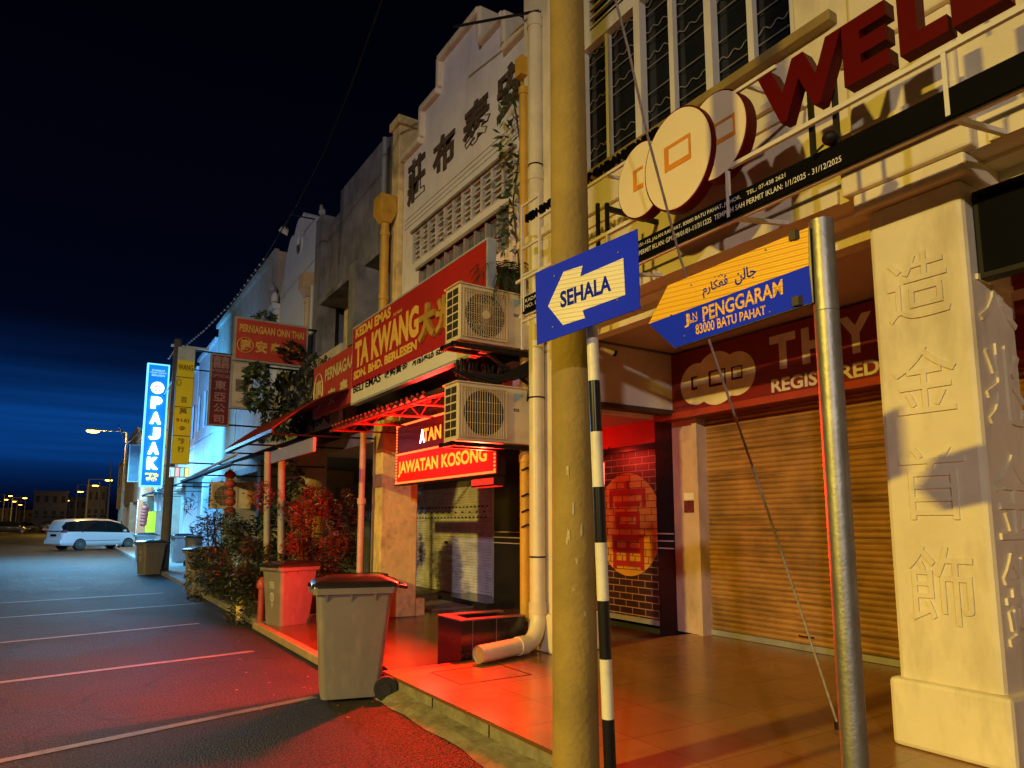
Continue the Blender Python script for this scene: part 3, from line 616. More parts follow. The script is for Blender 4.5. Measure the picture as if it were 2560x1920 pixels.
# grey shutter further inside, its step, side walls
y_s0, y_s1 = Y_(6.97,1066,1200), Y_(6.97,905,1200)
gs = thing('grey_roller_shutter', 'closed grey roller shutter with rows of punched holes under the red LED sign', 'shutter', (6.97, (y_s0+y_s1)/2, .1))
cg = corrugated(6.99, y_s0, y_s1+1.0, .14, 2.35, .055, .018); shg = mat('dusty_grey_shutter', (.74,.74,.90), .6, metal=0, var=.3, stain=(.12,.10,.08), stain_amt=.6, stain_scale=(1,.6,5)); cg.build('slats', shg, gs)
MB().box(6.965, 6.99, y_s0, y_s1+1.0, 2.35, 3.06).build('head_box', mat('shutter_head', (.16,.13,.14), .6), gs)
hl = MB()
for zz, off, st_ in ((Z_(6.96,980,1096), 0, .16), (Z_(6.96,980,1107), .1, .3), (Z_(6.96,980,1118), .05, .16)):
    y = y_s0+.25+off
    while y < y_s1+.5: hl.box(6.955, 6.97, y-.03, y+.03, zz-.013, zz+.013); y += st_
hl.build('holes', blk_v, gs); MB().box(6.95, 6.966, (y_s0+y_s1)/2-.06+.3, (y_s0+y_s1)/2+.06+.3, 1.16, 1.21).build('lock', black_m, gs)
MB().box(6.93, 7.0, y_s0-.08, y_s0, .1, 3.0).build('guide_rail', white_m, gs)
struct('doorstep', MB().box(6.3, 7.0, y_s0-.9, y_s0+1.0, .08, .2), blacktile)
struct('shop_interior_wall', MB().box(7.2, 7.4, -6, 16, 0, 3.3), dark_void)
# column between the two shops, peeling yellow paint
colm = thing('porch_column', 'square column with peeling yellow and white paint left of the grey shutter', 'column', (4.65, 10.9, .08), group=None)
MB().box(4.30, 4.95, 10.72, 11.14, .08, 3.3).build('shaft', old_pl, colm, bevel=.02)
MB().box(4.95, 5.12, 10.74, 11.0, .08, .36).build('plinth', old_pl, colm, bevel=.01)
dw = MB(); dw.box(3.9, 4.28, 10.3, 10.75, .08, .82); tag(dw.build('dark_cabinet', mat('dark_planter', (.05,.02,.025), .4, var=.3), bevel=.01), 'dark box shaped planter half hidden behind the front bin', 'planter')

# tiled planter
pl = thing('tiled_planter', 'low black tiled planter box with a red lit rim behind the bent drainpipe', 'planter', (3.95, 6.8, .08))
X0, X1, Y0, Y1 = 3.53, 4.32, 6.52, 7.06
q = MB(); q.box(X0,X1,Y0,Y0+.1,.08,.585); q.box(X0,X1,Y1-.1,Y1,.08,.585); q.box(X0,X0+.12,Y0+.1,Y1-.1,.08,.585); q.box(X1-.1,X1,Y0+.1,Y1-.1,.08,.585); q.build('wall', blacktile, pl)
rm_ = mat('polished_rim', (.30,.12,.10), .3)
q = MB(); q.box(X0-.01,X1,Y0-.01,Y0+.1,.587,.60); q.box(X0-.01,X1,Y1-.1,Y1+.01,.587,.60); q.box(X0-.01,X0+.12,Y0+.1,Y1-.1,.587,.60); q.build('rim', rm_, pl)
q = MB(); [q.box(X0+i, X0+i+.006, Y0-.004, Y0, .1, .58) for i in (.13,.42)]; q.build('tile_joint', mat('grout', (.2,.17,.17), .7), pl)
MB().box(X0+.1,X1-.1,Y0+.1,Y1-.1,.1,.52).build('earth', soil, pl)

# pipes
dp = thing('drainpipe', 'thick cream drainpipe running down the wall and bending out over the tiles', 'pipe', (4.42, 6.43, .2))
px_, py_ = 4.42, 6.42
pts = [(px_,py_,7.75),(px_,py_,.62)]
for k in range(1,7): t = R(90*k/6); pts.append((px_-.22*(1-math.cos(t)), py_-.015*k, .62-.3*math.sin(t)))
pts.append((3.55, 6.20, .30))
MB().tube(pts, .088, 20, cap=False).build('pipe', pvc, dp)
d = (Vector(pts[-1])-Vector(pts[-2])).normalized()
MB().tube([Vector(pts[-2])-d*.0, Vector(pts[-2])+d*.12], .098, 20).build('coupling', pvc, dp)
for za, zb2_ in ((.62,.74),(5.62,5.74),(7.6,7.75)): MB().tube([(px_,py_,za),(px_,py_,zb2_)], .098, 20).build('coupling', pvc, dp)
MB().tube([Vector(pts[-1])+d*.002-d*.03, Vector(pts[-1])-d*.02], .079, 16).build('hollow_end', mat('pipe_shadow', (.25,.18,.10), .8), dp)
for za in (5.8,1.22,3.0): MB().tube([(px_,py_,za),(px_,py_,za+.018)], .093, 16).build('strap', black_m, dp)
cbk = MB().tube([(px_,py_-.02,7.78),(px_+.1,py_-.05,7.86),(px_-.5,py_+1.2,8.2)], .02, 6); tag(cbk.build('roof_cable', black_m), 'black cable end tied on top of the cream drainpipe', 'cable')
yp = thing('yellow_downpipe', 'narrow ochre downpipe left of the thick cream drainpipe', 'pipe', (4.45, 6.7, .1))
yx, yy_ = 4.45, 6.72
MB().tube([(yx,yy_,6.95),(yx,yy_,.5)], .055, 14).build('pipe', yellow_p, yp)
for z in (6.9, 5.0, 4.0, 2.3): MB().tube([(yx,yy_,z),(yx,yy_,z+.09)], .066, 14).build('collar', yellow_p, yp)
c = MB(); c.box(yx-.07, yx+.1, yy_-.05, yy_+.09, 7.15, 7.4); c.build('bracket', yellow_p, yp)
kn = MB(); 
for z in (2.2,1.9,1.72,1.55): kn.tube([(yx-.06,yy_-.03,z),(yx-.02,yy_-.09,z+.03),(yx+.06,yy_-.05,z+.02)], .012, 6)
kn.build('wire_tie', black_m, yp)

# air conditioner, built once with its parts, then copied
def make_ac():
    a = thing('air_conditioner', '', 'air conditioner', (0,0,0), group='air conditioners hung on the drainpipe wall')
    w, h, dpt = .95, .64, .34
    acm = mat('aged_cream_casing', (.66,.56,.36), .5, var=.12, stain=(.38,.28,.13), stain_amt=.5, stain_scale=(2.5,2.5,5))
    b_ = MB(); b_.box(0, w, 0, dpt, 0, h); b_.build('casing', acm, a, bevel=.012, local=True)
    MB().box(.012, .022, -.010, .0, .03, h-.03).box(-.02, w+.0, -.012, dpt+.01, h, h+.016).build('lid', acm, a, bevel=.004, local=True)
    f_ = MB(); cx_, cz = .33, h/2
    f_.add([(cx_+.255*math.cos(t), -.004, cz+.255*math.sin(t)) for t in [2*math.pi*k/32 for k in range(32)]], [tuple(range(32))]); f_.build('fan_opening', dark_void, a, local=True)
    fb = MB()
    for k in range(3):
        t0 = 2*math.pi*k/3; fb.add([(cx_+.05*math.cos(t0), -.008, cz+.05*math.sin(t0))]+[(cx_+r*math.cos(t0+u), -.007-.0, cz+r*math.sin(t0+u)) for r, u in ((.12,-.1),(.22,.1),(.22,.75),(.14,.8))], [(0,1,2,3,4)])
    fb.build('fan_blade', mat('fan_grey', (.06,.05,.04), .6), a, local=True)
    gr = MB()
    for k in range(19): x = .055+k*.0305; gr.box(x-.0022, x+.0022, -.024, -.018, .055, h-.05)
    for k in range(5): z = .08+k*.12; gr.box(.05, .61, -.020, -.014, z-.002, z+.002)
    for p_, q_ in (((.045,.045),(.615,.045)),((.615,.045),(.615,h-.045)),((.615,h-.045),(.045,h-.045)),((.045,h-.045),(.045,.045))): gr.beam((p_[0],-.018,p_[1]), (q_[0],-.018,q_[1]), .012)
    gr.build('fan_guard', mat('cream_guard', (.62,.50,.28), .5), a, local=True)
    vs_ = MB()
    for k in range(6):
        for jx in range(2): vs_.box(-.004, 0, .03+jx*.14, .15+jx*.14, .05+k*.095, .125+k*.095)
    vs_.build('side_vents', dark_void, a, local=True)
    lg = MB(); lg.add([(.72,-.003,h-.06),(.86,-.003,h-.06),(.72,-.003,h-.17)], [(0,1,2)]); lg.build('blue_label', mat('pale_blue_label', (.25,.42,.50), .4), a, local=True)
    lt = MB(); lt.text('R32', FY(0, .72, .79, h-.27, h-.235, .003), .03); lt.build('badge', blk_v, a, local=True)
    return a
ac = make_ac(); ac.location = (3.50, 6.60, 2.49)
def ac_at(loc, label, s=1., rz=0):
    o = copy_tree(ac); o.location = loc; o['label'] = label; o.scale = (s, s, s); o.rotation_euler.z = rz; return o
ac['label'] = 'lower cream air conditioner overlapping the red LED sign'; ac.rotation_euler.z = R(-1)
ac2 = ac_at((3.51, 6.60, 3.61), 'upper cream air conditioner below the potted palm, beside the gold shop sign')
sw = MB()      # the upper unit's swirl guard
for k in range(44):
    t0 = 2*math.pi*k/44; sw.tube([(.33+r*math.cos(t0+(r-.04)*3.2), -.026, .32+r*math.sin(t0+(r-.04)*3.2)) for r in (.05,.12,.19,.25)], .0022, 4, cap=False)
sw.tube([(.33,-.02,.32),(.33,-.034,.32)], .05, 16); so = sw.build('swirl_guard', mat('cream_guard', (.62,.50,.28), .5), ac2, local=True)
bk = MB()
for z in (2.46, 3.57):
    bk.box(3.45, 4.62, 6.63, 6.67, z-.03, z+.02); bk.box(3.45, 4.62, 6.88, 6.92, z-.03, z+.02)
    bk.box(3.45,3.49,6.6,6.95,z-.03,z+.015)
bk.beam((4.5,6.65,3.2),(3.9,6.65,3.5),.03); bko = bk.build('wall_bracket', black_m); tag(bko, 'dark steel brackets carrying the two air conditioners', 'bracket')
hs = MB(); rn = random.Random(5)
for k in range(5): hs.tube([(4.42,6.9,3.9-.05*k),(4.56,6.62-.02*k,3.75-.03*k),(4.60,6.5,3.45+.03*k),(4.35-.1*k,6.60+.03*k,3.28-.03*k),(3.95-.1*k,6.8,3.3)], .022, 8)
hs.tube([(4.5,6.42,4.2),(4.52,6.5,3.6),(4.46,6.55,3.3),(4.4,6.6,3.0),(4.3,6.75,2.7)], .02, 8)
for k in range(26): x = 3.75+rn.random()*.7; y = 6.95+rn.random()*.2; z = 3.5; hs.tube([(x,y,z),(x+rn.uniform(-.05,.05),y,z-rn.uniform(.12,.36))], .02, 5)
tag(hs.build('insulated_hoses', black_m), 'tangle of black insulated hoses between the two air conditioners', 'hoses')

# gold shop signboard
q_ = FX(3.9, 11.2, 6.66, 3.56, 4.90, 0)
gsn = thing('gold_shop_signboard', 'large red signboard with yellow letters TA KWANG and a white strip below', 'sign', (3.95, 8.9, 3.56))
MB().box(3.905, 4.02, 6.66, 11.2, 3.56, 4.90).build('frame', mat('pale_blue_trim', (.35,.42,.50), .5), gsn)
MB().box(3.898, 3.905, 6.69, 11.17, 3.835, 4.87).build('red_panel', red_sign, gsn)
MB().box(3.897, 3.905, 6.69, 11.17, 3.59, 3.835).build('white_panel', signwhite, gsn)
def Y5(x, y): return Y_(3.9, *c5(x, y))
def Z5(x, y): return Z_(3.9, *c5(x, y))
t = MB(); X_ = 3.895
t.text('KEDAI EMAS', FX(X_, Y5(140,650), Y5(382,520), Z5(140,685), Z5(140,617)), .05); t.text('TA KWANG', FX(X_, Y5(135,800), Y5(575,590), Z5(135,892), Z5(135,712)), .05)
t.text('SDN. BHD. BERLESEN', FX(X_, Y5(125,945), Y5(562,745), Z5(128,970), Z5(128,912)), .055); t.text('515748-K', FX(X_, Y5(398,520), Y5(462,490), Z5(398,532), Z5(398,510)), .02)
t.build('yellow_lettering', gold_v, gsn)
t = MB(); t.text('BELI EMAS', FX(X_, Y5(122,1035), Y5(312,960), Z5(122,1062), Z5(122,1010)), .02); t.text('收购黄金', FX(X_, Y5(338,940), Y5(500,880), Z5(340,962), Z5(340,912)), .02)
t.text('தங்கம் வாங்க', FX(X_, Y5(530,870), Y5(862,745), Z5(535,890), Z5(535,825)), .03); t.build('black_lettering', blk_v, gsn)
t = MB(); oc = mat('raised_gold', (.50,.30,.05), .45, var=.3)
t.text('大', FX(X_, Y5(592,570), Y5(705,560), Z5(650,690), Z5(650,440)), .05, .05); t.text('光', FX(X_, Y5(712,540), Y5(825,520), Z5(750,640), Z5(750,395)), .05, .05); t.text('金', FX(X_, Y5(835,480), Y5(940,400), Z5(890,560), Z5(890,280)), .05, .05)
t.build('raised_characters', oc, gsn)
MB().box(4.02, 4.6, 6.8, 11.15, 3.62, 3.7).build('back_support', black_m, gsn)

# LED sign: glowing red board
LX = 4.2
yL, yR2, zB, zT = Y_(LX,855,985), Y_(LX,1074,1010), 2.16, 3.10
led = thing('led_sign', 'glowing red LED board reading JAWATAN KOSONG', 'sign', (LX+.05, (yL+yR2)/2, zB))
MB().box(LX, LX+.12, yR2, yL, zB, zT).build('housing', black_m, led)
zm_ = Z_(LX,*c5(425,1490)); zL_ = zm_
MB().box(LX-.004, LX, yR2+.02, yL-.02, zB+.02, zm_).build('lower_screen', emit('led_red', (1,.012,.004), .75, dots=75), led)
MB().box(LX-.004, LX, yR2+.02, yL-.02, zm_+.01, zT-.02).build('upper_screen', emit('led_dim', (.16,.004,.006), .3), led)
bd = MB(); s_ = .045
y = yR2+.03
while y < yL-.03:
    for z in (zB+.035, zT-.035, zm_+.005): bd.box(LX-.012, LX-.004, y, y+s_*.55, z-.014, z+.014)
    y += s_
z = zB+.05
while z < zT-.03:
    for yy in (yR2+.05, yL-.05): bd.box(LX-.012, LX-.004, yy-.016, yy+.016, z, z+s_*.55)
    z += s_
bd.build('light_border', emit('led_orange', (1,.10,.02), 3.2), led)
t = MB(); em = emit('led_yellow', (1,.26,.02), 4.6, dots=95)
t.text('JAWATAN KOSONG', FX(LX-.002, Y_(LX,*c7(85,560)), Y_(LX,*c7(612,480)), Z_(LX,*c7(88,578)), Z_(LX,*c7(88,487)), .006), .035)
t.text('TAN K', FX(LX-.002, Y_(LX,*c5(605,1340)), Y_(LX,*c5(800,1290)), Z_(LX,*c5(600,1398)), Z_(LX,*c5(600,1308)), .006), .035); t.build('running_text', em, led)
t = MB(); t.text('A', FX(LX-.002, Y_(LX,*c5(582,1340)), Y_(LX,*c5(616,1340)), Z_(LX,*c5(600,1402)), Z_(LX,*c5(600,1308)), .006), .03); t.build('white_letter', emit('led_white', (1,.75,.65), 6), led)
lamp('led_sign_glow', 'AREA', (LX-.06, (yL+yR2)/2, (zB+zT)/2), (1,.02,.012), 380, to=(LX-2, (yL+yR2)/2, (zB+zT)/2), size=yL-yR2, size_y=.85)
# small second red LED panel lying under the lower unit, facing the tiles
sm_ = MB().box(4.16, 4.30, yR2+.0, yR2+.55, 2.03, 2.14); smo = tag(sm_.build('small_led_panel', black_m), 'small red LED strip hanging under the right end of the big LED sign', 'sign')
MB().box(4.154, 4.16, yR2+.02, yR2+.53, 2.05, 2.12).box(4.17, 4.29, yR2+.02, yR2+.53, 2.024, 2.03).build('screen', emit('led_red2', (1,.02,.01), 2, dots=90), smo)
lamp('red_step_fill', 'AREA', (4.14, yR2+.27, 2.085), (1,.02,.008), 850, to=(2.0, yR2+.27, 2.085), size=.5, size_y=.1)  # added red light for the tiled step, stronger than the strip itself

# corrugated awning with lit trusses
aw = thing('corrugated_awning', 'dark corrugated awning below the gold shop sign with red lit edge and trusses', 'awning', (4, 9, 3))
am = MB(); ys_ = [7.15+i*.05 for i in range(70)]
vs = []
for y in ys_:
    h = .02*math.sin(y*2*math.pi/.2); vs += [(3.38, y, 3.06+h), (4.6, y, 3.50+h)]
am.add(vs, [(2*i, 2*i+1, 2*i+3, 2*i+2) for i in range(len(ys_)-1)]); am.add([(a[0], a[1], a[2]-.012) for a in vs], [(2*i, 2*i+2, 2*i+3, 2*i+1) for i in range(len(ys_)-1)])
am.build('roof_sheet', mat('rusted_sheet', (.09,.05,.045), .5, var=.5, metal=.3), aw)
ed = MB(); ed.tube([(3.38,7.15,3.02),(3.38,10.6,3.02)], .016, 6)
for y in (7.6,8.6,9.6,10.5): ed.tube([(3.38,y,3.02),(4.6,y,3.06)], .015, 6); ed.tube([(3.38,y,3.02),(4.6,y,3.42)], .012, 6); [ed.tube([(3.38+.3*k,y,3.02+.01*k),(3.53+.3*k,y,3.02+.105*(k+.5)),(3.68+.3*k,y,3.03+.01*k)], .007, 5) for k in range(4)]
k = 0
for i in range(22): ed.sphere((3.37, 7.2+i*.155, 3.09), .022, 6, 4)
ed.build('truss', mat('red_lit_steel', (.30,.03,.025), .5), aw)  # red of the LED light is put into the steel colour

# potted palm above the upper unit and the creeper on the wall
pp = thing('potted_palm', 'potted palm with long drooping fronds standing above the upper air conditioner', 'plant', (4.25, 6.95, 4.28))
def lathe(mb, c, pr, n=20):
    vs = [(c[0]+r*math.cos(2*math.pi*k/n), c[1]+r*math.sin(2*math.pi*k/n), c[2]+z) for r, z in pr for k in range(n)]
    return mb.add(vs, [(i*n+k, i*n+(k+1) % n, (i+1)*n+(k+1) % n, (i+1)*n+k) for i in range(len(pr)-1) for k in range(n)], 0, True)
dk_leaf = mat('dark_palm_leaf', (.035,.05,.018), .5, var=.4)
lathe(MB(), (4.28,6.78,4.28), [(0,0),(.11,0),(.15,.2),(.16,.24),(.14,.24),(.13,.22),(0,.22)]).build('pot', mat('dark_clay_pot', (.05,.05,.03), .7), pp)
fm = MB(); rn = random.Random(11)
for k in range(46):
    a = rn.uniform(0, 2*math.pi); L_ = rn.uniform(.55, 1.0); up = rn.uniform(.5, 1.3); pts = []
    for i in range(9):
        t = i/8; pts.append(Vector((4.28+math.cos(a)*L_*.62*t, 6.78+math.sin(a)*L_*.5*t, 4.5+up*L_*.8*t-L_*.95*t*t)))
    fm.tube(pts, .004, 4, cap=False)
    for i in range(2, 9):
        d = (pts[i]-pts[i-1]).normalized(); sd = d.cross(Vector((0,0,1))).normalized()
        for s_ in (-1, 1):
            for j_ in (0, .5):
                p = pts[i]-(pts[i]-pts[i-1])*j_; tip = p+sd*s_*.12*(1.15-i/9)+d*.06-Vector((0,0,.05)); fm.add([p, p+d*.012, tip, p-d*.006], [(0,1,2,3)])
fm.build('fronds', dk_leaf, pp)
cr_ = thing('wall_creeper', 'leafy creeper climbing the white gable wall beside the yellow downpipe', 'plant', (4.5, 7.0, 5.0))
cm = MB()
for z0 in [5.0+.16*i for i in range(14)]: leaves(cm, (4.42, 7.02+.08*math.sin(z0*5), z0), (.12,.17,.1), 11, .15, .4, rn, narrow=.3)
cm.build('leaves', mat('creeper_leaf', (.05,.075,.03), .5, var=.4), cr_); MB().tube([(4.55,6.95,4.6),(4.5,7.05,5.6),(4.55,6.95,6.4),(4.5,7.05,7.1)], .012, 5).build('stem', mat('brown_stem', (.09,.06,.03), .8), cr_)
# ================================================================ road signs, poles
cpole = thing('concrete_pole', 'thick stained concrete utility pole standing at the edge of the tiled walkway', 'pole', (2.40, 3.13, 0))
MB().tube([(2.40,3.13,0),(2.40,3.13,1.5),(2.395,3.13,5),(2.39,3.13,10)], [.128,.120,.103,.085], 28).build('shaft', concrete, cpole)
po = MB(); rn = random.Random(9)
for _ in range(9):
    z = rn.uniform(1.35, 2.0) if _ < 6 else rn.uniform(.8, 1.3); a = R(rn.uniform(215, 262)); r = .1225
    w, h = rn.uniform(.008,.022), rn.uniform(.02,.07)
    po.add([(2.40+r*math.cos(a+(i+k*rn.uniform(-.6,.6))*w/r/2), 3.13+r*math.sin(a+i*w/r/2), z+k*h+rn.uniform(-.012,.012)) for k in (0,1) for i in (-1,0,1)], [(0,1,4,3),(1,2,5,4)])
po.build('torn_poster_scraps', mat('paper_scrap', (.50,.41,.20), .8, var=.4, scale=20), cpole)
# striped pole with the one-way sign
d1 = 3.55
def at(px, py, D):    # horizontal distance D
    r = ray(px, py); k = D/math.hypot(r.x, r.y); return O+r*k
tp, bt = at(1279, 716, d1), at(1318, 1659, d1); dr = (bt-tp).normalized(); bt = tp+dr*((0-tp.z)/dr.z)
stp = thing('striped_pole', 'black and white banded post holding the blue one-way sign', 'post', bt)
bands = [716,823,933,1052,1172,1297,1423,1552,1690,1840,2010]; 
zz = [at(1279+(y-716)*.0414, y, d1) for y in bands]; zz = [p for p in zz if p.z > 0]+[bt]
pm, pk = MB(), MB(); top = tp+(tp-bt).normalized()*.28
pts_all = [top]+zz
wbm = mat('dirty_white_paint', (.70,.66,.52), .45, var=.15, stain=(.35,.3,.2), stain_amt=.5, stain_scale=(9,9,9)); bbm = mat('gloss_black_paint', (.012,.011,.012), .3, spec=.3)
for i in range(len(zz)-1): MB().tube([zz[i], zz[i+1]], .0305, 18, cap=False).build('white_band' if i % 2 == 0 else 'black_band', wbm if i % 2 == 0 else bbm, stp)
MB().tube([top, zz[0]], .0305, 18).build('sleeve', wbm, stp)
def planar(tl, tr, br_px, bl):
    n = (tr-bl).cross(tl-bl); r = ray(*br_px); return O+r*((tl-O).dot(n)/r.dot(n))
def board(corner, th=.004):
    tl, tr, br, bl = corner; n = ((tr-bl).cross(tl-br)).normalized()
    return n if n.dot(O-tl) > 0 else -n
tl, tr, br, bl_ = at(1156,590,d1-.02), at(1377,494,d1-.24), at(1383,666,d1-.24), at(1160,745,d1-.02)
osn = thing('one_way_sign', 'blue rectangular sign with a white arrow reading SEHALA', 'sign', (tl+br)/2)
br = planar(tl, tr, (1383,666), bl_); fn = FQ(tl, tr, br, bl_); nrm = board((tl,tr,br,bl_))
blue = mat('reflective_blue', (.0,.022,.80), .55, var=.12, scale=3, spec=.08)
MB().hexa([p-nrm*.006 for p in (bl_,br,tr,tl)], [p for p in (bl_,br,tr,tl)]).build('plate', blue, osn)
def ribbed(name, col):
    m = mat(name, col, .35, var=.08); T = m.node_tree; b = T.nodes['Principled BSDF']; tcn = _n(m, 'ShaderNodeTexCoord'); w = _n(m, 'ShaderNodeTexWave'); w.bands_direction = 'Z'; w.inputs['Scale'].default_value = 14; w.inputs['Distortion'].default_value = .6
    T.links.new(tcn.outputs['Object'], w.inputs[0]); bp = _n(m, 'ShaderNodeBump'); bp.inputs['Strength'].default_value = .5; bp.inputs['Distance'].default_value = .01; T.links.new(w.outputs['Fac'], bp.inputs['Height']); T.links.new(bp.outputs[0], b.inputs['Normal']); return m
wref = ribbed('reflective_white', (.78,.72,.48))
ksign = crop(1280,500,2.698)
from mathutils import geometry as _g
def uv_on(fn_c, p):      # photo point -> (u,v) on a board given its corner points
    tl, tr, br, bl = fn_c; r = ray(*p); n = board(fn_c); t = (tl-O).dot(n)/r.dot(n); q = O+r*t
    ex = (tr-tl+br-bl)/2; ey = (tl-bl+tr-br)/2; d = q-bl
    a11, a12, a22 = ex.dot(ex), ex.dot(ey), ey.dot(ey); b1_, b2_ = d.dot(ex), d.dot(ey); det = a11*a22-a12*a12
    return ((b1_*a22-b2_*a12)/det, (b2_*a11-b1_*a12)/det)
C = (tl,tr,br,bl_)
arrow = [(245,712),(350,478),(478,438),(462,512),(752,388),(766,634),(478,740),(494,792),(345,840)]
arr = [uv_on(C, ksign(*p)) for p in arrow]
MB().prism(arr, fn, .0, .002).build('arrow', wref, osn)
def quadtext(mb, s, C, fn, k, ptl, ptr, pbr, pbl, bold, off=.003):
    a, b, c, d = [uv_on(C, k(*p)) for p in (ptl, ptr, pbr, pbl)]
    f = lambda u, v, w=0.: fn(d[0]*(1-u)*(1-v)+c[0]*u*(1-v)+a[0]*(1-u)*v+b[0]*u*v, d[1]*(1-u)*(1-v)+c[1]*u*(1-v)+a[1]*(1-u)*v+b[1]*u*v, off+w)
    mb.text(s, f, bold)
t = MB(); quadtext(t, 'SEHALA', C, fn, ksign, (325,615),(668,495),(672,608),(330,728), .035); t.build('lettering', mat('blue_lettering', (.0,.012,.36), .6, spec=.08), osn)
rv = MB(); [rv.sphere(fn(u,v,.001), .007, 8, 4) for u, v in ((.82,.80),(.17,.16),(.8,.2),(.2,.84))]; rv.build('rivet', galv, osn)
# galvanised pole with the street-name sign
d2 = 2.98
tp, bt = at(1773,478,d2), at(1848,1659,d2); dr = (bt-tp).normalized(); bt = tp+dr*((0-tp.z)/dr.z)
gp = thing('galvanised_pole', 'round galvanised steel post holding the yellow and blue street sign', 'post', bt)
MB().tube([tp, bt], .0475, 28).build('tube', galv, gp)
MB().tube([tp+dr*.38, tp+dr*.384],.0482,28).build('seam', mat('dark_seam', (.1,.1,.09), .5), gp)
tl, tr, br, bl_ = at(1443,617,3.2), at(1748,490,2.93), at(1757,653,2.93), at(1458,752,3.2)
br = planar(tl, tr, (1757,653), bl_); tipp = uv_on((tl,tr,br,bl_), (1404,698)); C = (tl,tr,br,bl_); fn = FQ(*C); nrm = board(C)
ssn = thing('street_name_sign', 'yellow and blue pointed street sign reading JLN PENGGARAM', 'sign', (tl+br)/2)
ylw = ribbed('reflective_yellow', (.80,.44,.03))
MB().prism([(0,1),(1,1),(1,0),(0,0),tipp], fn, -.03, 0.).build('body', mat('sign_back_black', (.02,.02,.03), .4), ssn)
ur = uv_on(C, ksign(2018,432)); MB().prism([(0,1),(.995,.995),(ur[0]-.005,ur[1]),tipp], fn, .0005, .002).build('yellow_panel', ylw, ssn)
MB().prism([tipp,(ur[0]-.005,ur[1]-.002),(.995,.005),(0,.005)], fn, .0005, .002).build('blue_panel', blue, ssn)
t = MB(); quadtext(t, 'PENGGARAM', C, fn, ksign, (1292,718),(1835,525),(1842,628),(1297,818), .02); quadtext(t, '83000 BATU PAHAT', C, fn, ksign, (1243,838),(1722,700),(1728,762),(1247,908), .02)
quadtext(t, 'J', C, fn, ksign, (1168,772),(1200,760),(1204,850),(1172,862), .03); quadtext(t, 'LN', C, fn, ksign, (1203,765),(1255,748),(1259,800),(1206,818), .0); quadtext(t, '-', C, fn, ksign, (1204,822),(1258,804),(1258,812),(1204,830), .0)
t.build('yellow_lettering', ylw, ssn)
t = MB()
# Jawi line, right to left: جالن  ڤڠݢارم  in joined forms
quadtext(t, '\ufee6\ufedf\ufe8e\ufe9f'.replace('\ufedf','\ufedf'), C, fn, ksign, (1508,472),(1652,425),(1660,520),(1516,575), .02)
quadtext(t, '\ufee1\ufead\ufe8e\ufedc\ufecc\ufb6c', C, fn, ksign, (1292,558),(1462,492),(1470,590),(1300,660), .02)
for (x, y) in ((1376,510),(1403,505),(1415,494),(1424,500)): quadtext(t, '.', C, fn, ksign, (x,y),(x+9,y-3),(x+9,y+6),(x,y+9), .0)
t.build('jawi_lettering', mat('blue_lettering', (.0,.012,.36), .6, spec=.08), ssn)
bk = MB()
for u, v in ((1.0,.93),(1.0,.05)): p = fn(u, v, -.02); bk.hexa(*[[p+Vector(a_) for a_ in ((-.05,.04,z),(.09,-.02,z),(.09,.02,z),(-.05,.07,z))] for z in (-.018,.02)])
bk.build('bracket', mat('blackened_bracket', (.05,.04,.03), .5), ssn)
rv = MB(); [rv.sphere(fn(u,v,.003), .005, 8, 4) for u, v in ((.0,.52),(.09,.13),(.72,.06),(.18,.86),(.72,.93))]; rv.build('rivet', galv, ssn)
# stay wire
A = G(1813,1575,.2); Bp = Vector((2.45,3.05,8.3)); pts = []
wpx = [(1813,1570),(1727,1310),(1640,1050),(1588,900),(1535,745),(1470,560),(1398,290),(1358,110),(1330,0)]
Ls = [0,.13,.26,.34,.42,.52,.68,.78,.84]
for (x, y), s_ in zip(wpx, Ls):
    D = (A-O).xy.length*(1-s_)+Bp.xy.length*s_; pts.append(at(x, y, D))
pts[0] = A
wo = MB().tube(pts+[Bp], .0085, 8); sw_ = tag(wo.build('stay_wire', mat('old_rope', (.36,.32,.24), .7, var=.4, scale=30, bump=.6, bump_scale=90)), 'thin twisted stay wire slanting from the pole down to the tiles', 'wire')
MB().tube([A+Vector((0,0,-.01)), A+Vector((0,0,.05))], .03, 10).build('anchor', black_m, sw_)

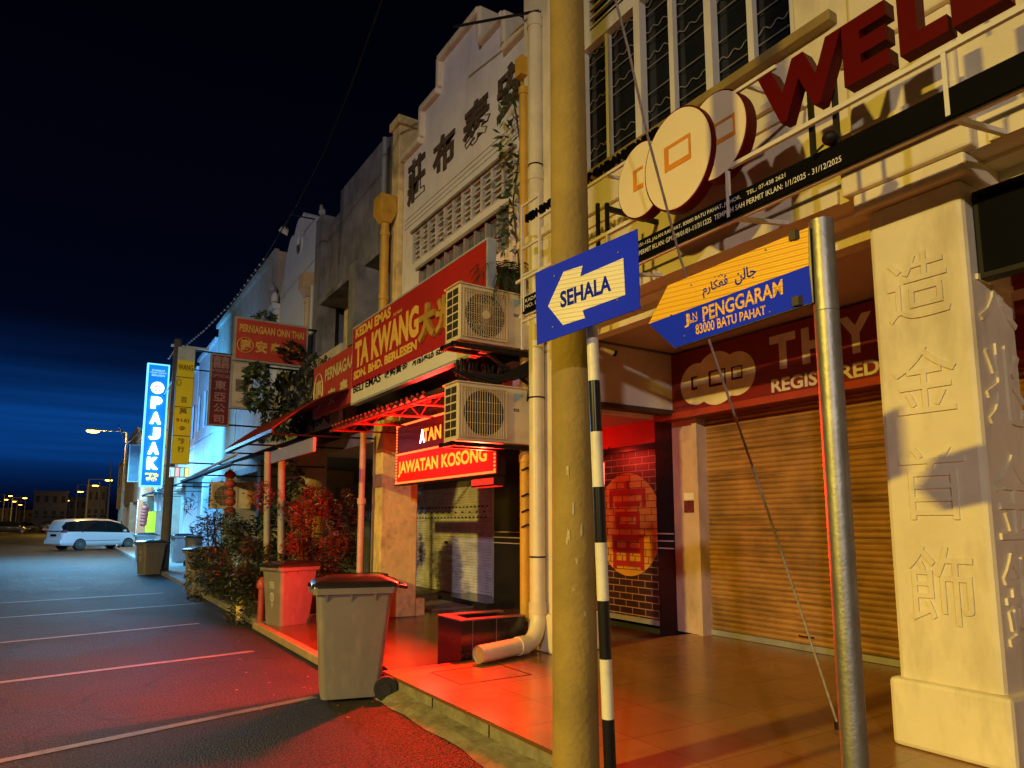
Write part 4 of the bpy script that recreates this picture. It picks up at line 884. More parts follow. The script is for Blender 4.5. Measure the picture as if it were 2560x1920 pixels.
# ================================================================ wheeled bins
def make_bin():
    b = thing('wheeled_bin', '', 'bin', (0,0,0), group='grey wheeled rubbish bins at the kerb')
    # local: front (lid lip) at -x, wheels at +x, height z
    q = MB(); n = 6
    def ringp(x0, x1, w, r, z):
        pts = []
        for cxx, cyy, a0 in ((x1-r, w-r, 0), (x0+r, w-r, 90), (x0+r, -w+r, 180), (x1-r, -w+r, 270)):
            for k in range(n+1): t_ = R(a0+90*k/n); pts.append((cxx+r*math.cos(t_), cyy+r*math.sin(t_), z))
        return pts
    rings = [ringp(-.02,.50,.215,.05,.03), ringp(-.03,.51,.22,.06,.06), ringp(-.085,.60,.265,.05,.93)]
    vs = [p for r in rings for p in r]; m_ = 4*(n+1)
    q.add(vs, [(i*m_+k, i*m_+(k+1) % m_, (i+1)*m_+(k+1) % m_, (i+1)*m_+k) for i in range(2) for k in range(m_)], 0, True); q.add(rings[0], [tuple(range(m_))[::-1]])
    bod = q.build('body', plastic_g, b, local=True)
    q = MB()
    def band(r0, r1): q.add(r0+r1, [(k, (k+1) % m_, m_+(k+1) % m_, m_+k) for k in range(m_)], 0, True)
    a1_, a2_, a3_ = ringp(-.085,.60,.265,.05,.925), ringp(-.125,.64,.295,.05,.93), ringp(-.13,.645,.30,.05,.985)
    band(a1_, a2_); band(a2_, a3_); band(a3_, ringp(-.09,.60,.265,.05,.99))
    q.box(-.155,-.12,-.20,.20,.945,.975); q.build('rim', plastic_g, b, local=True)
    q = MB()
    for x in (.0,.22,.44):
        for s_ in (-1,1): q.hexa([(x-.008,s_*.262,.86),(x+.008,s_*.262,.86),(x+.008,s_*.256,.86),(x-.008,s_*.256,.86)], [(x-.012,s_*.29,.93),(x+.012,s_*.29,.93),(x+.012,s_*.256,.93),(x-.012,s_*.256,.93)])
    q.build('rib', plastic_g, b, local=True)
    q = MB(); r1 = [ringp(-.145,.66,.305,.06,.987), ringp(-.14,.655,.30,.06,1.02), ringp(-.08,.60,.245,.05,1.04), ringp(.0,.54,.21,.05,1.065), ringp(.06,.48,.16,.05,1.075)]
    vs = [p for r in r1 for p in r]
    q.add(vs, [(i*m_+k, i*m_+(k+1) % m_, (i+1)*m_+(k+1) % m_, (i+1)*m_+k) for i in range(4) for k in range(m_)], 0, True); q.add(r1[-1], [tuple(range(m_))])
    q.tube([(.64,-.24,.99),(.73,-.24,.975),(.74,0,.975),(.73,.24,.975),(.64,.24,.99)], .017, 8); q.box(-.17,-.10,-.1,.1,.992,1.012); ld = q.build('lid', lid_p, b, local=True)
    for s_ in (-1,1):
        q = MB(); q.tube([(.55,s_*.245,.105),(.55,s_*.30,.105)], .105, 24); w_ = q.build('wheel', rubber, b, bevel=.008, local=True)
        q = MB(); q.tube([(.55,s_*.25,.105),(.55,s_*.306,.105)], .05, 14); q.build('hub', mat('hub_plastic', (.03,.03,.03), .3), w_, local=True)
    q = MB(); q.tube([(.56,-.25,.10),(.56,.25,.10)], .013, 8); q.build('axle', galv, b, local=True)
    q = MB()
    def FB(y0, y1, z0, z1): return lambda u, v, w=0.: Vector((-.03-.055*(z0+(z1-z0)*v-.06)/.87-.004, y0+(y1-y0)*u, z0+(z1-z0)*v))
    for k in range(4): q.text('I', FB(.06,-.06,.66+k*.028,.672+k*.028), 0)
    c0 = []
    for k in range(20): t0, t1_ = 2*math.pi*k/20, 2*math.pi*(k+1)/20; F_ = FB(-1,1,0,1); q.add([F_(.5+.5*r*math.cos(t), (.52+1.35*r*math.sin(t))) for r, t in ((.055,t0),(.055,t1_),(.040,t1_),(.040,t0))], [(0,1,2,3)])
    q.text('Y', FB(.035,-.035,.36,.43), .02); q.text('8', FB(.022,-.022,.47,.57), .01)
    q.build('printed_mark', mat('print_white', (.55,.52,.46), .5), b, local=True)
    return b
bin0 = make_bin(); bin0.location = (2.10, 6.55, 0); bin0.rotation_euler.z = R(-15); bin0.scale = (.98,1.0,1.03); bin0['label'] = 'nearest grey wheeled bin, dark lid, at the corner of the tiled step'
def bin_at(loc, rz, s, label):
    o = copy_tree(bin0); o.location = loc; o.rotation_euler.z = R(rz); o.scale = (s, s, s); o['label'] = label; return o
bin_at((2.74,10.95,0), 20, .95, 'red lit wheeled bin just behind the nearest one, beside the red post')
bin_at((2.42,17.0,0), 12, 1.0, 'shadowed wheeled bin at the far side of the dark bushes')
bin_at((2.05,24.4,0), 25, 1.0, 'wheeled bin standing left of the dark pole')
bin_at((3.55,29.5,.1), 10, 1.02, 'first bin to the right of the dark pole, under the yellow sign')
bin_at((3.75,26.3,.1), 80, 1.0, 'second bin to the right of the dark pole, in front of the blue awning')
bin_at((2.6,33.5,0), 0, 1.1, 'teal lit wheeled bin behind the dark pole, near the white car')

# red post, little pots, litter
rp = thing('red_post', 'short red bollard with a domed cap beside the second bin', 'bollard', G(566,1359)+Vector((0,.1,0)))
p = rp.location.copy(); redp = mat('old_red_paint', (.42,.05,.035), .5, var=.3)
MB().tube([(p.x,p.y,0),(p.x,p.y,.62)], .055, 14).build('shaft', redp, rp); q = MB(); lathe(q, (p.x,p.y,.60), [(.08,0),(.09,.05),(.075,.12),(.03,.17),(0,.175)], 14); q.build('cap', redp, rp)

# ================================================================ bushes at the kerb
rn = random.Random(21)
def bush(label, base, lumps, leafmat, size, n, stem_n=5, pot=None, narrow=.35, drop=.1):
    t_ = thing('bush', label, 'plant', base); base = Vector(base); q = MB()
    for c, r, k in lumps:
        for _ in range(9):      # ragged sprays around each lump
            o_ = Vector((rn.gauss(0,.55)*r[0], rn.gauss(0,.55)*r[1], rn.gauss(0,.5)*r[2])); f_ = rn.uniform(.3,.55)
            leaves(q, base+Vector(c)+o_, (r[0]*f_, r[1]*f_, r[2]*f_*1.2), int(n*k*.11), size, drop, rn, .9, narrow=narrow)
    q.build('foliage', leafmat, t_); s_ = MB()
    for c, r, k in lumps:
        for _ in range(max(1, stem_n//2)): e_ = base+Vector(c)+Vector((rn.uniform(-.5,.5)*r[0], rn.uniform(-.5,.5)*r[1], r[2]*.4)); m_ = (base+e_)/2+Vector((rn.uniform(-.1,.1), rn.uniform(-.1,.1), 0)); s_.tube([base+Vector((rn.uniform(-.05,.05),0,.1)), m_, e_], [.022,.014,.006], 6)
    s_.build('stems', mat('brown_stem', (.09,.06,.03), .8), t_)
    if pot: q = MB(); lathe(q, base, [(0,0),(pot*.75,0),(pot,.3),(pot*1.08,.32),(pot*.95,.34),(pot*.9,.30),(0,.29)]); q.build('pot', mat('dark_clay_pot', (.05,.05,.03), .7), t_)
    return t_
dleaf = mat('dark_green_leaf', (.018,.026,.016), .45, var=.5, scale=8); gleaf = mat('mid_green_leaf', (.04,.065,.03), .45, var=.5, scale=8)
rleaf = mat('croton_red_leaf', (.13,.028,.016), .45, var=.6, scale=7)
b_ = bush('croton shrub with dark red foliage beside the yellow column', (3.6,11.9,.1), [((-.30,-.1,1.55),(.40,.42,.42),1),((-.05,0,1.95),(.26,.25,.22),.35),((.52,.1,1.5),(.34,.35,.50),.9),((.15,0,1.05),(.5,.5,.4),1),((.2,.1,.55),(.35,.4,.35),.5)], rleaf, .085, 2300, 6, .26, narrow=.28, drop=-.5)
q = MB(); leaves(q, (3.65,11.9,.95), (.72,.55,.55), 1500, .09, .1, rn, .7, narrow=.3); q.build('lower_leaves', dleaf, b_)
bush('low dark bush with fine leaves beside the red post, above the yellow pot', (2.85,12.3,.0), [((-.2,0,.55),(.42,.7,.5),1),((-.35,.5,.9),(.35,.6,.45),.8)], dleaf, .10, 2600, 4, .2, narrow=.2, drop=-.3)
bush('dark spreading bush with thin leaves at the kerb behind the low one', (3.1,14.2,.0), [((-.3,0,.9),(.55,.9,.6),1),((0,.3,1.35),(.6,.8,.45),.8),((-.45,.8,.6),(.4,.7,.6),.6)], dleaf, .11, 3000, 4, .25, narrow=.2, drop=-.2)
bush('slender leafy shrub standing in front of the air conditioner and dark shopfront', (3.55,13.6,.1), [((-.05,0,1.5),(.40,.4,.55),1),((.1,.1,2.15),(.3,.3,.4),.7),((-.2,0,.9),(.35,.4,.4),.5)], gleaf, .15, 750, 6, .24, narrow=.42, drop=.5)
bush('bare spiky shrub rising from the bushes next to the red lanterns', (2.9,16.6,.1), [((-.2,0,1.5),(.5,.7,.6),1),((0,0,.8),(.5,.6,.6),1)], dleaf, .16, 520, 12, .22, narrow=.12, drop=-.6)
yp_ = thing('yellow_pot', 'small ribbed yellow pot with a young plant at the foot of the bush', 'pot', G(520,1340)); p = G(520,1340)
q = MB(); lathe(q, p, [(0,0),(.07,0),(.075,.04),(.07,.06),(.08,.1),(.075,.13),(.085,.17),(.08,.2),(.09,.24),(0,.23)], 16); q.build('pot', mat('cream_pot', (.72,.55,.25), .5), yp_)
q = MB(); leaves(q, p+Vector((-.03,0,.33)), (.09,.09,.13), 30, .1, -.6, rn); q.build('leaves', mat('yellow_green_leaf', (.22,.22,.03), .5), yp_)
lt = MB(); rn = random.Random(4)
for _ in range(60):
    px_, py_ = rn.uniform(500,760), rn.uniform(1335,1560); p = G(px_, py_)
    if p.x > 2.5 and p.y < 11: continue
    s_ = rn.uniform(.012,.035); a = rn.uniform(0,6.3); lt.add([p+Vector((math.cos(a+k*1.57)*s_*(1 if k%2 else .4), math.sin(a+k*1.57)*s_*(1 if k%2 else .4), .006+.004*(k%2))) for k in range(4)], [(0,1,2,3)])
tag(lt.build('litter', mat('dry_leaf', (.30,.20,.10), .8)), 'scattered dry leaves and grit on the asphalt', 'litter', kind='stuff')

# ================================================================ further shophouses
def windows(par, x, ys, z0, z1, fm, pm_, shutters=True):
    for ya, yb in ys:
        q = MB(); q.box(x-.03,x+.03,ya,ya+.06,z0,z1); q.box(x-.03,x+.03,yb-.06,yb,z0,z1); q.box(x-.03,x+.03,ya,yb,z1-.06,z1); q.box(x-.05,x+.03,ya-.05,yb+.05,z0-.05,z0); q.box(x-.02,x+.02,(ya+yb)/2-.02,(ya+yb)/2+.02,z0,z1)
        f_ = q.build('window', fm, par); MB().box(x+.05,x+.07,ya,yb,z0,z1).build('pane', pm_, f_)
sh_dark = mat('dark_shutter_paint', (.07,.07,.09), .6, var=.3)
lowwall = mat('dim_shopfront', (.14,.13,.13), .7, var=.4)
# blackened grey one
b3 = thing('blackened_shophouse', 'grimy dark grey concrete shophouse with a diamond patterned band over its windows', 'building', (5.6,13.3,0))
q = MB(); q.prism([(11.15,6.53),(14.95,6.53),(14.95,8.25),(14.1,8.3),(14.1,8.78),(11.6,8.78),(11.15,8.6)], lambda u, v, w: Vector((w, u, v)), 4.55, 4.8)
q.box(4.42, 4.80, 14.95, 15.42, 3.3, 8.55); q.box(4.8, 14, 15.2, 15.4, 3.3, 8.0); q.box(4.42,5.2,11.14,14.95,6.42,6.53); q.box(4.25,5.2,12.15,12.5,4.9,6.5); q.box(5.2,5.4,11.14,14.95,3.3,6.42); q.box(4.8,14,11.2,15.2,7.6,7.7)
q.build('wall', grey_pl, b3)
q = MB(); q.box(5.12,5.2,12.5,14.6,5.72,6.36); f_ = q.build('patterned_band', mat('dirty_white_band', (.60,.56,.46), .7, var=.2, stain=(.2,.17,.1), stain_amt=.7, stain_scale=(3,3,3)), b3)
q = MB()
for k in range(4):
    y = 12.85+k*.48; q.add([(5.115,y-.16,6.05),(5.115,y,6.3),(5.115,y+.16,6.05),(5.115,y,5.8)], [(0,1,2,3)])
q.build('diamonds', mat('diamond_grey', (.25,.20,.12), .7), f_)
q = MB(); 
for k in range(4): y = 12.85+k*.48; q.beam((5.10,y-.24,5.8),(5.10,y,6.3),.03); q.beam((5.10,y,6.3),(5.10,y+.24,5.8),.03)
q.build('trellis', mat('grimy_trellis', (.12,.10,.08), .7), f_)
windows(b3, 5.17, [(12.6,13.2),(13.25,13.85),(13.9,14.5)], 4.4, 5.7, sh_dark, glass_d)
MB().box(5.0,5.2,14.55,14.95,3.3,6.42).build('pilaster', old_pl, b3)
MB().box(7.0,7.2,11.2,15.4,0,3.06).build('shopfront', lowwall, b3)
def hopper_pipe(label, y, x, ztop, zbot, m_, s_=1.):
    t_ = thing('hopper_downpipe', label, 'pipe', (x,y,zbot)); 
    q = MB(); q.hexa([(x-.08*s_,y-.1*s_,ztop-.5*s_),(x+.08*s_,y-.1*s_,ztop-.5*s_),(x+.08*s_,y+.1*s_,ztop-.5*s_),(x-.08*s_,y+.1*s_,ztop-.5*s_)], [(x-.17*s_,y-.19*s_,ztop-.33*s_),(x+.15*s_,y-.19*s_,ztop-.33*s_),(x+.15*s_,y+.19*s_,ztop-.33*s_),(x-.17*s_,y+.19*s_,ztop-.33*s_)])
    q.box(x-.17*s_,x+.15*s_,y-.19*s_,y+.19*s_,ztop-.33*s_,ztop); q.build('hopper', m_, t_, bevel=.01)
    q = MB().tube([(x,y,ztop-.5*s_),(x,y,zbot)], .075*s_, 12); z = ztop-.7
    while z > zbot+.3: q.tube([(x,y,z),(x,y,z+.08)], .092*s_, 12); z -= 1.15
    q.build('pipe', m_, t_); return t_
hopper_pipe('ochre downpipe with a box hopper between the blackened and white shophouses', Y_(4.35,833,460), 4.35, Z_(4.35,832,430), 4.3, yellow_p, .95)
tk = MB().tube([(4.38,11.15,8.5),(4.38,11.15,3.4)], .05, 8); tag(tk.build('grey_pipe', mat('bluegrey_pipe', (.20,.24,.28), .5)), 'thin blue-grey pipe beside the ochre hopper downpipe', 'pipe')
hopper_pipe('tan downpipe with a box hopper at the right edge of the blue-white gable', 15.75, 4.4, Z_(4.4,685,577), 3.4, mat('tan_pipe', (.52,.38,.25), .6, var=.3, stain=(.2,.12,.06), stain_amt=.6, stain_scale=(4,4,3)), 1.1)
bp_ = MB().tube([(4.4,15.45,7.0),(4.4,15.45,3.4)], .045, 8); tag(bp_.build('pale_pipe', mat('paleblue_pipe', (.45,.50,.55), .5)), 'thin pale pipe beside the tan hopper downpipe', 'pipe')
# scalloped gable
b4 = thing('scalloped_gable_shophouse', 'blue-white shophouse with a scalloped curved gable', 'building', (5.6,17.5,0))
pts = [(15.45,3.3),(19.65,3.3),(19.65,7.55)]
prof = [(19.55,7.6),(19.3,7.62),(19.25,7.95),(19.0,8.25),(18.8,8.75)]
def scallops(a, b_, za, zb, n):
    o = []
    for k in range(n):
        for i in range(7):
            u = (k+i/6)/n; o.append((a+(b_-a)*u, za+(zb-za)*u+.17*math.sin(math.pi*i/6)))
    return o
poly = pts+prof+scallops(18.7,17.4,8.95,9.45,2)+scallops(17.4,15.9,9.45,8.75,3)+[(15.7,8.6),(15.45,8.5)]
q = MB(); q.prism(poly, lambda u, v, w: Vector((w, u, v)), 4.6, 4.82); q.box(4.8,14,19.45,19.62,3.3,7.4); q.box(4.8,14,15.4,15.6,3.3,7.4); q.box(5.2,14,15.5,19.6,7.3,7.4)
q.build('wall', bluewhite_pl, b4); q = MB(); q.box(4.5,4.6,19.3,19.65,3.3,7.5); q.box(4.4,4.65,19.25,19.7,7.5,7.65); q.sphere((4.5,19.45,7.82),.14,10,8,sq=(.8,.8,1.5)); q.build('pilaster', bluewhite_pl, b4)
q = MB(); q.tube([(4.59,17.4+.22*math.cos(t),8.75+.3*math.sin(t)) for t in [2*math.pi*k/18 for k in range(19)]], .03, 6); q.build('oval_moulding', bluewhite_pl, b4)
MB().box(7.0,7.2,15.4,19.6,0,3.3).build('shopfront', lowwall, b4); MB().box(4.6,7,15.4,19.6,3.1,3.3).build('porch_ceiling', lowwall, b4)
def shop(name, label, y0, y1, top, m_, wz, nwin, wm, storeys=1, side=True, lit=None):
    s_ = thing(name, label, 'building', (5.6,(y0+y1)/2,0)); q = MB(); holes = []
    wd = (y1-y0)/nwin; 
    for r_ in range(storeys):
        for k in range(nwin): holes.append((y0+wd*(k+.24), y0+wd*(k+.76), wz+r_*2.6, wz+1.6+r_*2.6))
    wall_x(q, 4.6, 4.85, y0, y1, 3.3, top, holes); q.box(4.85,14,y0,y0+.2,0,top-.3); q.box(4.85,14,y1-.2,y1,0,top-.3); q.box(4.5,4.62,y0+.02,y1-.02,top-.1,top+.06); q.box(4.55,4.6,y0+.02,y1-.02,wz-.5,wz-.38); q.box(4.85,14,y0+.2,y1-.2,top-.5,top-.4)
    q.box(4.35,4.95,y0-.18,y0+.18,.11,3.3)
    q.build('wall', m_, s_); windows(s_, 4.7, [(h[0],h[1]) for h in holes[:nwin]], wz, wz+1.6, wm, glass_d)
    if storeys > 1: windows(s_, 4.7, [(h[0],h[1]) for h in holes[nwin:]], wz+2.6, wz+4.2, wm, glass_d)
    q = MB().box(7.0,7.2,y0+.2,y1-.2,.11,3.3); q.box(4.6,7,y0+.2,y1-.2,3.1,3.3); q.build('shopfront', lowwall, s_)
    if lit: MB().box(6.93,6.98,y0+.5,y1-.5,.5,2.7).build('lit_window', emit(*lit), s_)
    return s_
gm = mat('greenish_plaster', (.34,.40,.34), .75, var=.2, stain=(.15,.15,.13), stain_amt=.5, stain_scale=(1,1,.3))
cyw = mat('pale_render', (.45,.47,.48), .75, var=.2, stain=(.2,.2,.2), stain_amt=.4, stain_scale=(1,1,.3))
shop('tall_tan_shophouse', 'plain tan shophouse with tall shuttered windows beyond the scalloped gable', 19.7, 24.6, 9.35, tan_pl, 6.0, 3, sh_dark)
shop('green_shophouse', 'greenish shophouse with paired windows behind the red projecting sign', 24.7, 29.0, 9.35, gm, 6.2, 3, sh_dark)
shop('pale_shophouse', 'pale lit shophouse just right of the yellow vertical sign', 29.1, 33.6, 8.9, cyw, 5.6, 3, sh_dark, lit=('cyan_window', (.25,.75,1), 1.6))
for i, (y0, y1, top, m_, lb) in enumerate([(33.7,39,8.6,bluewhite_pl,'cyan lit shophouse hidden behind the glowing blue sign'),(39.1,45,9.4,tan_pl,'tan shophouse past the glowing blue sign'),(45.1,51,8.2,cyw,'low pale shophouse level with the white car'),(51.1,58,9.0,gm,'greenish shophouse behind the lit street lamp'),(58.1,66,8.4,bluewhite_pl,'bluish shophouse beyond the lit street lamp'),(66.1,76,9.6,tan_pl,'tan block near the end of the row'),(76.1,90,8.0,cyw,'last pale block at the end of the shophouse row')]):
    shop('shophouse', lb, y0, y1, top, m_, 5.4, 3, sh_dark, lit=(('cyan_window', (.25,.75,1), 1.6) if i % 2 == 0 else ('warm_window', (1,.75,.3), 1.0)))
# lights of the open shops, plus an added downward area lamp over the road
CY = (.12,.55,1)
lamp('shop_and_road_light', 'POINT', (2.9,31,2.7), CY, 160, .3); lamp('shop_and_road_light', 'AREA', (.6,35,5.2), (.16,.58,1), 3000, to=(.6,35,0), size=3, size_y=8); lamp('shop_and_road_light', 'POINT', (3.0,58,2.8), (.35,.75,1), 700, .3)

# awnings
def awning(label, x0, x1, y0, y1, z0, z1, m_, curve=.0, ribs=0, under=None, name='awning'):
    t_ = thing(name, label, 'awning', ((x0+x1)/2,(y0+y1)/2,z0)); N = 14; q = MB()
    pr = [(x0+(x1-x0)*k/N, z0+(z1-z0)*(k/N)+curve*math.sin(math.pi*k/N)) for k in range(N+1)]
    q.prof(pr, y0, y1); q.prof([(a, b_-.02) for a, b_ in pr][::-1], y0, y1); q.box(x0-.01,x0+.01,y0,y1,z0-.05,z0+.01); q.build('sheet', m_, t_)
    if ribs:
        q = MB()
        for k in range(ribs+1): y = y0+(y1-y0)*k/ribs; q.tube([(a, y, b_+.012) for a, b_ in pr], .018, 5)
        q.build('ribs', m_, t_)
    q = MB(); q.tube([(x0+.03,y0,z0-.06),(x0+.03,y1,z0-.06)], .02, 6)
    for y in (y0+.1,(y0+y1)/2,y1-.1): q.tube([(x0+.03,y,z0-.06),(x1,y,z0-.03)], .018, 6)
    q.build('frame', black_m, t_); return t_
awning('curved dark red metal awning in front of the hanging leaves', 2.67, 4.5, 11.35, 15.2, Z_(2.67,504,965), Z_(2.67,504,965)+.85, mat('maroon_sheet', (.17,.025,.022), .35, metal=.3, var=.3), .22, 12)
fb = MB(); p1_, p2_ = PX(*c2(1210,1110),2.9), PX(*c2(1560,1150),2.9); fb.box(2.86,2.9,p2_.y,p1_.y,2.60,2.80); tag(fb.build('fascia_board', mat('pale_board', (.22,.17,.16), .6)), 'pale board fixed under the curved red awning', 'board')
zb_ = Z_(2.7,390,1038); awning('sagging dark blue canvas awning above the red lanterns', 2.7, 4.6, 14.6, Y_(2.7,390,1038), zb_, zb_+.75, mat('navy_canvas', (.012,.018,.06), .6, var=.4), .05)
q = MB(); q.tube([(2.72,Y_(2.7,390,1038),zb_-.02),(2.72,14.3,Z_(2.7,390,1038)+.12)], .03, 6); tag(q.build('awning_roller', mat('pale_roller', (.4,.42,.45), .5)), 'pale roller bar along the edge of the blue awning', 'bar')
for nm, x, y in (('awning post left of the red croton shrub, slightly slanted', 3.05, 13.2), ('pale awning post against the round yellow column', 3.1, 12.4)):
    q = MB().tube([(x+.1,y,.1),(x,y,2.9)], .06, 10); tag(q.build('awning_post', mat('tan_post', (.36,.33,.30), .7, var=.3)), nm, 'post')
q = MB().tube([(4.05,10.95,.1),(4.05,10.95,3.1)], .05, 10).tube([(4.05,10.95,1.9),(4.05,10.95,2.0)], .07, 10); tag(q.build('plastic_pipe', mat('pink_pipe', (.55,.36,.30), .5)), 'pinkish pipe with a coupling just left of the peeling column', 'pipe')
rc = thing('round_column', 'thick column painted yellow below, behind the croton shrub', 'column', (4.4,15.2,.1)); MB().tube([(4.45,15.25,.1),(4.45,15.25,2.35)], .36, 24).build('lower_shaft', mat('warm_yellow_paint', (.70,.52,.16), .6, var=.2), rc); MB().tube([(4.45,15.25,2.35),(4.45,15.25,3.3)], .355, 24).build('upper_shaft', tan_pl, rc)
gt_ = MB()
gy = Y_(6.5,808,1150)
for k in range(26): y = gy+k*.12; gt_.box(6.5,6.52,y,y+.02,.12,2.6)
gt_.box(6.49,6.53,gy,gy+3.1,2.55,2.62); gt_.box(6.49,6.53,gy,gy+3.1,.3,.36); tag(gt_.build('folding_gate', mat('steel_blue_gate', (.22,.26,.32), .5, metal=.3)), 'blue-grey folding gate of thin vertical bars behind the croton shrub', 'gate')
ac_at((2.95,18.4,1.95), 'distant air conditioner under the blue awning beside the red lanterns', 1.0)
# lantern string
ls = thing('lantern_string', 'string of five small round red paper lanterns under the blue awning', 'lanterns', PYp(497,1020,17.0)); k = MB()
for i in range(5): p = PYp(497, 1026+i*19.5, 17.0); lm = MB(); lm.sphere(p, .125, 12, 8, sq=(1,1,.82)); lm.build('lantern', mat('faded_red_lantern', (.42,.07,.05), .6), ls); k.tube([p+Vector((0,0,.10)), p+Vector((0,0,.125))], .05, 8)
k.tube([PYp(497,1005,17.0), PYp(497,1118,17.0)], .008, 5); k.build('cord', mat('gold_cord', (.45,.35,.15), .5), ls)
# hanging foliage screen over the curved awning
hf = thing('hanging_foliage', 'dense curtain of dark leaves against a pale wall above the curved red awning', 'plant', (4.2,15.5,3.8))
q = MB(); pa, pb = PX(566,905,4.1), PX(700,800,4.1); rn = random.Random(8)
for _ in range(90): leaves(q, (4.12+rn.uniform(-.08,.08), rn.uniform(12.9,pa.y), rn.uniform(3.6,5.0)), (.07,.30,.16), 13, .20, 1.4, rn, narrow=.42)
q.build('leaves', mat('staghorn_leaf', (.035,.04,.035), .5, var=.5), hf)
MB().box(4.24,4.32,12.8,pa.y+.1,3.5,5.05).build('backing', mat('pale_backing', (.50,.47,.42), .8, var=.2), hf)
q = MB(); leaves(q, PYp(555,835,15.0), (.3,.4,.55), 240, .22, .5, rn); tag(q.build('climbing_plant', gleaf), 'green creeper growing down beside the cream hanging sign', 'plant'); q = MB(); leaves(q, PYp(572,688,15.2), (.28,.3,.16), 160, .13, .2, rn); tag(q.build('climbing_plant', gleaf), 'small green plant growing on top of the red projecting sign', 'plant')

# ================================================================ projecting signs
def proj_sign(name, label, y, corners, panel_m, frame_m, th=.12, fr_=.04):
    P_ = [PYp(*p, y) for p in corners]; x0 = (P_[0].x+P_[3].x)/2; x1 = (P_[1].x+P_[2].x)/2; z1 = (P_[0].z+P_[1].z)/2; z0 = (P_[2].z+P_[3].z)/2
    t_ = thing(name, label, 'sign', ((x0+x1)/2, y, z0)); MB().box(x0,x1,y,y+th,z0,z1).build('frame', frame_m, t_); MB().box(x0+fr_,x1-fr_,y-.006,y,z0+fr_,z1-fr_).build('panel', panel_m, t_)
    q = MB(); 
    for z in (z0+.05, z1-.05): q.beam((x1-.1,y+th/2,z),(4.62,y+th/2,z),.04)
    q.build('mounting_bar', black_m, t_); return t_, x0, x1, z0, z1
s_, x0, x1, z0, z1 = proj_sign('projecting_sign', 'red projecting sign reading PERNIAGAAN ONN THAI with yellow letters', 15.0, [(508,683),(665,705),(664,797),(504,775)], mat('faded_red_panel', (.42,.045,.03), .5, var=.15), mat('grey_trim', (.3,.3,.3), .5))
W_, H_ = x1-x0, z1-z0; t = MB(); y = 14.99
t.text('PERNIAGAAN ONN THAI', FY(y, x0+.06*W_, x0+.94*W_, z0+.66*H_, z0+.84*H_), .04); t.text('安', FY(y, x0+.28*W_, x0+.44*W_, z0+.22*H_, z0+.50*H_), .04); t.text('泰', FY(y, x0+.48*W_, x0+.62*W_, z0+.22*H_, z0+.50*H_), .04); t.text('公', FY(y, x0+.66*W_, x0+.80*W_, z0+.22*H_, z0+.50*H_), .04); t.text('司', FY(y, x0+.83*W_, x0+.95*W_, z0+.22*H_, z0+.50*H_), .04)
cx_, cz = x0+.15*W_, z0+.36*H_; t.tube([(cx_+.16*math.cos(a), y-.005, cz+.16*math.sin(a)) for a in [2*math.pi*k/24 for k in range(25)]], .012, 4); t.text('壽', FY(y, cx_-.11, cx_+.11, cz-.12, cz+.12), .03)
t.build('lettering', mat('dull_gold_vinyl', (.62,.36,.08), .5), s_); q = MB(); leaves(q, (x0+.76*W_, 14.9, z0+.32*H_), (.3,.08,.26), 90, .2, .3, rn); tag(q.build('vine_tuft', dleaf), 'dark clump of leaves hanging in front of the red projecting sign', 'plant')
s_, x0, x1, z0, z1 = proj_sign('projecting_sign', 'cream hanging sign with a grey picture under the red projecting sign', 16.0, [(501,779),(551,785),(543,887),(496,879)], mat('cream_panel', (.50,.44,.40), .6), mat('grey_trim', (.3,.3,.3), .5))
MB().box(x0+.1,x1-.12,15.985,15.993,z0+.36*(z1-z0),z0+.62*(z1-z0)).build('picture', mat('grey_picture', (.16,.14,.13), .6, var=.9, scale=9), s_)
q = MB(); q.text('香', FY(15.99,x0+.2,x0+.34,z1-.24,z1-.1), .01); q.text('WANG', FY(15.99,x0+.12,x1-.14,z0+.12,z0+.17), .01); q.build('lettering', mat('dim_ink', (.18,.16,.15), .6), s_)
s_, x0, x1, z0, z1 = proj_sign('projecting_sign', 'tall maroon sign with faded vertical characters', 19.5, [(455,762),(502,768),(495,922),(449,918)], mat('dark_maroon_panel', (.13,.012,.02), .5), mat('grey_trim', (.3,.3,.3), .5))
t = MB(); hh = z1-z0; xm = (x0+x1)/2
for i, (ch, a, b_, w_) in enumerate((('囍',.80,.97,.22),('VISION',.74,.785,.24),('OPTICAL',.67,.715,.24),('東',.50,.63,.15),('亞',.34,.46,.15),('公',.19,.31,.15),('司',.04,.15,.13))): t.text(ch, FY(19.49, xm-w_, xm+w_, z0+hh*a, z0+hh*b_), .02)
t.build('lettering', mat('faded_pink_vinyl', (.36,.20,.22), .5), s_)
s_, x0, x1, z0, z1 = proj_sign('projecting_sign', 'tall yellow sign with a white top panel right of the dark pole', 22.0, [(384,749),(424,752),(407,1004),(369,1001)], mat('bright_yellow_panel', (.95,.80,.01), .5, var=.04), mat('dark_trim', (.08,.08,.05), .5), fr_=.01)
hh = z1-z0; MB().box(x0+.01,x1-.01,21.985,21.993,z0+.885*hh,z1-.01).build('white_panel', mat('white_top_panel', (.5,.6,.62), .5), s_); q = MB(); [q.box(x0,x1,21.98,21.99,z0+hh*a,z0+hh*a+.02) for a in (.735,.48,.235)]; q.build('seam', mat('dark_trim', (.08,.08,.05), .5), s_)
t = MB(); xm = (x0+x1)/2
for ch, a, b_, w_ in (('百',.52,.57,.08),('萬',.42,.475,.10),('916)',.345,.385,.18),('金',.28,.325,.09),('珍',.17,.22,.09),('行',.10,.15,.09)): t.text(ch, FY(21.985, xm-w_, xm+w_, z0+hh*a, z0+hh*b_), .02)
